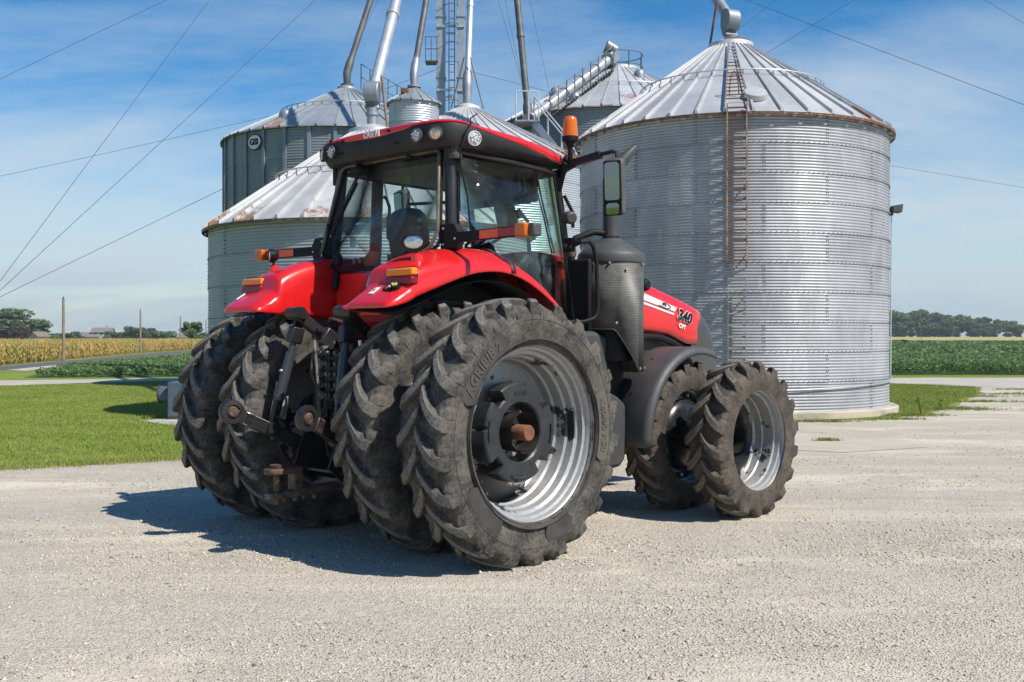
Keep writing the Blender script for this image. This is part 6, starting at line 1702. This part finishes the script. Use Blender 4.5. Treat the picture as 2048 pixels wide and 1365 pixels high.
obj('hanging_cables', MB().tube([(1.33, -.62, 3.20), (1.35, -.64, 3.05), (1.42, -.66, 2.8), (1.50, -.68, 2.5)], .010, 6).tube([(1.30, -.6, 3.20), (1.33, -.62, 3.06), (1.41, -.64, 2.8), (1.49, -.66, 2.5)], .008, 6).tube([(1.10, -.6, 3.28), (1.12, -.6, 3.05)], .007, 5).tube([(1.16, -.6, 3.28), (1.18, -.61, 3.05)], .007, 5), M['greyplastic'], T)
obj('headliner', MB().box((.83, 0, 3.24), (1.35, 1.35, .06)), M['greyplastic'], T, bevel=.02)
obj('sun_visor', MB().box((1.40, 0, 3.10), (.03, 1.1, .22)), M['plastic'], T)
obj('joystick_console', MB().prism([(1.0, 2.1), (1.45, 2.05), (1.40, 2.42), (1.22, 2.50), (1.10, 2.38)], -.60, -.42), M['plastic'], T, bevel=.03)

for s in (-1, 1): obj('wheel_well', MB().prism([(-.05, 1.5), (-.05, 1.84), (.1, 2.30), (.6, 2.28), (.95, 2.05), (1.10, 1.8), (1.10, 1.5)], s * .625, s * .65), M['black'], T)
o = obj('front_lamp', MB().sphere((1.95, .75, 2.70), .105, 16, 12, (.7, 1, .9)).tube([(1.95, .75, 2.76), (1.95, .75, 2.84)], [.03, .015], 8).tube([(1.95, .75, 2.62), (1.95, .72, 2.48)], .02, 8), M['greyplastic'], T)
# --- mirrors
def mirror(s):
    def Y(v): return s * v
    o = obj('mirror', MB().ring_loft([[(1.40 + dx, Y(1.425 + wy), z) for dx, wy in ((.0, -.085), (.0, .085), (.07, .10), (.13, .04), (.13, -.04), (.07, -.10))] for z in (2.80, 2.84, 3.22, 3.27)] + [[(1.44 + dx * .6, Y(1.425 + wy * .7), 3.295) for dx, wy in ((.0, -.085), (.0, .085), (.07, .10), (.13, .04), (.13, -.04), (.07, -.10))]], True, True), M['mirrorshell'], T, 'wing mirror on the left' if s > 0 else 'wing mirror on the right', bevel=.02, angle=30)
    nx = Vector((-1, 0, 0))
    def pane(z0, z1, w, nm, tilt=0.0):
        m = MB().prism([(Y(1.425 - w), z0 + .015), (Y(1.425 - w + .015), z0), (Y(1.425 + w - .015), z0), (Y(1.425 + w), z0 + .015), (Y(1.425 + w), z1 - .02), (Y(1.425 + w - .02), z1), (Y(1.425 - w + .02), z1), (Y(1.425 - w), z1 - .02)], 1.388, 1.394, 'x'); obj(nm, m, M['mirror'], o)
    pane(2.925, 3.255, .068, 'mirror_glass'); pane(2.80, 2.90, .060, 'wide_angle_glass')
    obj('mirror_frame', MB().prism([(Y(1.425 - .082), 2.79), (Y(1.425 + .082), 2.79), (Y(1.425 + .082), 3.27), (Y(1.425 - .082), 3.27)], 1.395, 1.415, 'x'), M['black'], o, bevel=.008)
    piv = Matrix.Translation((1.45, Y(1.43), 0)) @ Matrix.Rotation(math.radians(18) * (1 if s < 0 else -.35), 4, 'Z') @ Matrix.Translation((0, 0, 3.03)) @ Matrix.Rotation(math.radians(-4), 4, 'Y') @ Matrix.Translation((0, 0, -3.03)) @ Matrix.Translation((-1.45, -Y(1.425), 0)); o.matrix_local = piv
    obj('mirror_arm', MB().tube([(1.54, Y(.70), 3.26), (1.50, Y(.92), 3.31)], .035, 10).beam((1.50, Y(.88), 3.315), (1.47, Y(1.26), 3.35), .05, .06).tube([(1.47, Y(1.24), 3.35), (1.46, Y(1.40), 3.36), (1.46, Y(1.445), 3.345), (1.46, Y(1.455), 3.24)], .018, 10), M['plastic'], T)
    return o
M['mirrorshell'] = simple('mirror_housing', (0.06, 0.055, 0.05), (0.085, 0.08, 0.07), 4, .6, dust=.3, dustc=(.18, .16, .13))
mirror(-1); mirror(1)
# --- beacon
bc = empty('beacon', T)
B0 = (1.47, -.90)
obj('beacon_dome', MB().lathe([(.072, 3.555), (.070, 3.60), (.062, 3.69), (.056, 3.725), (.045, 3.738), (.0, 3.742)], 28, (*B0, 0)), M['amber'], bc)
obj('beacon_reflector', MB().lathe([(.03, 3.57), (.045, 3.60), (.03, 3.66), (0, 3.68)], 14, (*B0, 0)), M['lampwarm'], bc)
obj('beacon_base', MB().lathe([(0, 3.46), (.03, 3.46), (.045, 3.50), (.072, 3.508), (.076, 3.52), (.076, 3.555), (.07, 3.558), (0, 3.56)], 28, (*B0, 0)), M['black'], bc)
obj('beacon_stem', MB().tube([(1.47, -.90, 3.47), (1.47, -.90, 3.36), (1.50, -.86, 3.30), (1.55, -.70, 3.20), (1.58, -.66, 3.12)], .022, 10), M['black'], bc)
obj('beacon_bracket', MB().beam((1.45, -.86, 3.33), (1.58, -.66, 3.10), .05, .06), M['black'], bc, bevel=.01)
obj('side_marker_lamp', MB().tube([(1.70, -.66, 2.86), (1.66, -.76, 2.84)], .06, 16), M['greyplastic'], T, bevel=.02)
obj('marker_post', MB().tube([(1.66, -.66, 3.06), (1.74, -.70, 2.90), (1.74, -.70, 2.76)], .018, 8), M['black'], T)
obj('front_roof_lamp', MB().sphere((1.58, -.78, 3.37), .055, 14, 10, (1, .9, 1)), M['strap'], T)

# --- exhaust: shroud, cap, pipe
EX = (2.115, -.86)
def exhaust():
    root = empty('exhaust', T)
    R0 = .312; N = 48; vs = []; fs = []; uv = []
    bott = lambda a: interp(a, [-3.2, -2.35, -1.45, 3.2], [1.80, 1.80, 1.385, 1.385])
    A0, A1 = -3.6, .7    # angle in plan measured from +X, through -Y
    for k in range(N + 1):
        a = A0 + (A1 - A0) * k / N
        for j in range(2):
            z = 2.465 if j else bott(a)
            vs.append((EX[0] + R0 * math.cos(a), EX[1] + R0 * math.sin(a), z)); uv.append((a * R0, z))
    for k in range(N): fs.append((2 * k, 2 * k + 2, 2 * k + 3, 2 * k + 1))
    me = bpy.data.meshes.new('exhaust_shroud'); me.from_pydata(vs, [], fs); ul = me.uv_layers.new(name='UVMap')
    for p in me.polygons:
        for li in p.loop_indices: ul.data[li].uv = uv[me.loops[li].vertex_index]
    me.shade_smooth(); me.materials.append(M['perf'])
    o = obj('shroud', me, None, root); md = o.modifiers.new('t', 'SOLIDIFY'); md.thickness = .004
    obj('muffler', MB().lathe([(.0, 1.5), (.22, 1.5), (.22, 2.45), (0, 2.45)], 32, (*EX, 0)), M['black'], root)
    obj('shroud_edge', MB().tube([(EX[0] + (R0 + .004) * math.cos(a), EX[1] + (R0 + .004) * math.sin(a), bott(a)) for a in np.linspace(A0, A1, 44)], .004, 6), M['greyplastic'], root)
    obj('shroud_cap', MB().lathe([(R0 + .008, 2.43), (R0 + .012, 2.445), (R0 + .012, 2.50), (R0, 2.525), (.20, 2.60), (.125, 2.645), (.105, 2.665), (.0, 2.665)], 56, (*EX, 0)), M['greyplastic'], root)
    obj('exhaust_pipe', MB().tube([(EX[0], EX[1], 2.64), (EX[0], EX[1], 3.22), (EX[0] + .012, EX[1] - .008, 3.30), (EX[0] + .05, EX[1] - .035, 3.37), (EX[0] + .11, EX[1] - .08, 3.45), (EX[0] + .17, EX[1] - .125, 3.53), (EX[0] + .20, EX[1] - .145, 3.57)], [.082, .082, .080, .072, .058, .035, .012], 22), M['greyplastic'], root)
    obj('pipe_collar', MB().lathe([(.083, 2.66), (.092, 2.665), (.092, 2.69), (.083, 2.695)], 28, (*EX, 0)), M['blackmetal'], root)
    for a, z in ((-2.5, 2.42), (-1.3, 2.42), (-2.0, 2.36), (-.9, 2.42), (-2.3, 1.86), (-1.45, 1.43), (-.95, 1.43)):
        c = Vector((EX[0] + (R0 + .004) * math.cos(a), EX[1] + (R0 + .004) * math.sin(a), z)); d = Vector((math.cos(a), math.sin(a), 0)); obj('screw', MB().tube([c, c + d * .012], .012, 8), M['bolt'], root)
    obj('side_pipe', MB().tube([(EX[0] - .06, EX[1] + .03, 2.72), (EX[0] - .16, EX[1] + .08, 2.73), (EX[0] - .34, EX[1] + .16, 2.66), (EX[0] - .37, EX[1] + .18, 2.60), (EX[0] - .37, EX[1] + .18, 2.45)], .032, 12), M['black'], root)
    obj('pipe_fitting', MB().lathe([(.035, 2.48), (.045, 2.50), (.045, 2.56), (.035, 2.58)], 14, (EX[0] - .37, EX[1] + .18, 0)), M['wornsteel'], root)
    obj('rear_shield', MB().box((EX[0] - .36, EX[1] + .10, 2.1), (.05, .30, .72)), M['black'], root, bevel=.03)
exhaust()
obj('grab_handle', MB().tube([(1.40, -.99, 2.545), (1.47, -1.02, 2.585), (1.56, -1.05, 2.60), (1.61, -1.06, 2.55), (1.64, -1.07, 2.42), (1.66, -1.07, 2.02), (1.65, -1.07, 1.93), (1.60, -1.06, 1.89), (1.52, -1.02, 1.865), (1.36, -.95, 1.86)], .019, 12), M['black'], T)
obj('handle_clip', MB().box((1.42, -.93, 2.60), (.06, .10, .05)).box((1.42, -.93, 2.52), (.06, .10, .04)), M['black'], T, bevel=.008)

# --- bonnet and nose
HX = [1.72, 2.08, 2.6, 3.094, 3.55, 3.9, 4.10, 4.215]
HT = [2.52, 2.475, 2.41, 2.325, 2.215, 2.125, 2.065, 2.025]
HB = [1.86, 1.86, 1.80, 1.785, 1.755, 1.655, 1.64, 1.66]
rings = []
for x, zt, zb_ in zip(HX, HT, HB):
    w = .5
    half = [(w - .004, zb_), (w, zb_ + .08), (w, zt - .13), (w - .012, zt - .06), (w - .05, zt - .015), (w - .12, zt + .012), (.2, zt + .035), (0, zt + .042)]
    ring = [(x, -y, z) for y, z in half] + [(x, y, z) for y, z in reversed(half[:-1])]
    rings.append(ring)
# slant the front edge so that it follows the nose seam
rings[-1] = [(4.215 - max(0, 2.02 - z) * .55, y, z) for x, y, z in rings[-1]]
bon = obj('bonnet', MB().ring_loft(rings, False, False), M['red'], T, solid=.012, angle=50)
ns = []
for dx, sc_w, ztop, in [(0, .498, 2.018), (.10, .495, 1.965), (.22, .485, 1.85), (.33, .46, 1.68), (.42, .42, 1.46), (.47, .36, 1.22)]:
    zlo = 1.45 - dx * .6
    half = [(sc_w * .98, zlo), (sc_w, zlo + .25 * (ztop - zlo)), (sc_w, ztop - .12), (sc_w - .03, ztop - .03), (sc_w - .12, ztop + .015), (0, ztop + .035)]
    if dx == 0: pts = [(4.21 - max(0, 2.02 - z) * .55, z) for y, z in half]
    else: pts = [(4.21 + dx - max(0, ztop - z) * max(0, .45 - dx) , z) for y, z in half]
    ring = [(p[0], -h[0], h[1]) for p, h in zip(pts, half)] + [(p[0], h[0], h[1]) for p, h in reversed(list(zip(pts, half))[:-1])]
    ns.append(ring)
obj('bonnet_nose', MB().ring_loft(ns, True, True), M['greyplastic'], T, angle=50)
obj('engine_bay', MB().box((3.0, 0, 1.62), (2.3, .86, .75)), M['greasy'], T, bevel=.02)
obj('wheel_arch_trim', MB().tube([(2.9, -.50, 1.70), (3.15, -.505, 1.735), (3.4, -.505, 1.725), (3.65, -.505, 1.665), (3.85, -.505, 1.56), (4.0, -.5, 1.40)], .035, 8), M['black'], bon)
YS = -.512
def side_poly(name, poly, mat, dy=0.0): return obj(name, MB().prism(poly, YS - dy, YS + .008 - dy), mat, bon)
side_poly('decal_stripe', [(2.5, 2.285), (3.10, 2.190), (3.70, 2.048), (3.66, 2.003), (3.10, 2.115), (2.5, 2.205)], M['stripe'])
side_poly('decal_stripe', [(2.5, 2.185), (3.10, 2.098), (3.655, 1.985), (3.64, 1.965), (3.10, 2.072), (2.5, 2.155)], M['stripe'])
dt = Vector((.97, 0, -.225)).normalized(); du = Vector((.225, 0, .97)).normalized()
text_at('number_outline', '340', .165, bon, (3.835, YS - .006, 1.948), dt, du, M['white'], .0115, .002, 1.06, .12)
text_at('model_number', '340', .165, bon, (3.835, YS - .011, 1.948), dt, du, M['black'], .0058, .002, 1.06, .12)
text_at('gearbox_lettering', 'CVT', .066, bon, (3.79, YS - .006, 1.842), dt, du, M['white'], .003, .002)
text_at('small_lettering', 'AFS', .045, bon, (3.46, YS - .006, 2.082), dt, du, M['black'], .001, .002, 1.0, .2)
obj('decal_swoosh', MB().tube([(3.36, YS - .004, 2.07), (3.50, YS - .004, 2.035), (3.57, YS - .004, 2.035), (3.575, YS - .004, 2.055), (3.52, YS - .004, 2.085)], .0035, 5), M['black'], bon)
obj('side_lamp', MB().lathe([(0, -.10), (.05, -.10), (.065, -.07), (.065, .02)], 20, (3.06, -.50, 2.27), 'y'), M['black'], bon, bevel=.01)
side_poly('rear_decal', [(2.03, 1.95), (2.075, 1.95), (2.075, 2.02), (2.03, 2.02)], M['white']); side_poly('rear_decal', [(1.99, 2.22), (2.08, 2.21), (2.08, 2.34), (1.99, 2.35)], M['stripe'])

# --- front mudguard, tank and steps on the right (and the left guard)
def mudguard(s):
    rings = []; C = (3.10, .735)
    for k in range(19):
        a = math.radians(184 - 114 * k / 18); R = .89
        if k == 0: a = math.radians(184)
        x, z = C[0] + R * math.cos(a), C[1] + R * math.sin(a)
        nx, nz = math.cos(a), math.sin(a)
        row = [(x - nx * .03, s * .74, z - nz * .03), (x, s * .78, z), (x, s * 1.16, z), (x - nx * .006, s * 1.20, z - nz * .006), (x - nx * .045, s * 1.225, z - nz * .045), (x - nx * .075, s * 1.225, z - nz * .075)]
        rings.append(row)
    m = obj('front_mudguard', MB().ring_loft(rings, False, False), M['greyplastic'], T, solid=.010, angle=60)
    obj('guard_stay', MB().tube([(3.10, s * .72, .9), (3.0, s * .74, 1.5), (2.9, s * .9, 1.585)], .02, 8), M['blackmetal'], m)
    for a, y in ((150, .95), (120, .95), (165, 1.05)):
        a = math.radians(a); p = Vector((3.10 + .893 * math.cos(a), s * y, .735 + .893 * math.sin(a))); d = Vector((math.cos(a), 0, math.sin(a))); obj('guard_bolt', MB().tube([p, p + d * .012], .011, 8), M['castiron'], m)
mudguard(-1); mudguard(1)
for s in (-1, 1):
    tk = obj('fuel_tank', MB().prism([(1.05, .55), (1.15, .48), (2.12, .48), (2.22, .56), (2.22, 1.08), (2.10, 1.16), (1.95, 1.22), (1.95, 1.30), (1.05, 1.30)], s * .55, s * .97), M['greyplastic'], T, bevel=.05)
    obj('tank_cover', MB().prism([(1.25, 1.34), (2.02, 1.34), (2.17, 1.40), (2.10, 1.62), (1.98, 1.72), (1.78, 1.78), (1.25, 1.78)], s * .50, s * .955), M['greyplastic'], T, bevel=.04)
obj('cover_recess', MB().box((2.03, -.90, 1.42), (.20, .13, .18)), M['black'], T, bevel=.02)
obj('battery_box', MB().box((2.35, -.62, 1.2), (.3, .3, .6)), M['plastic'], T, bevel=.03)
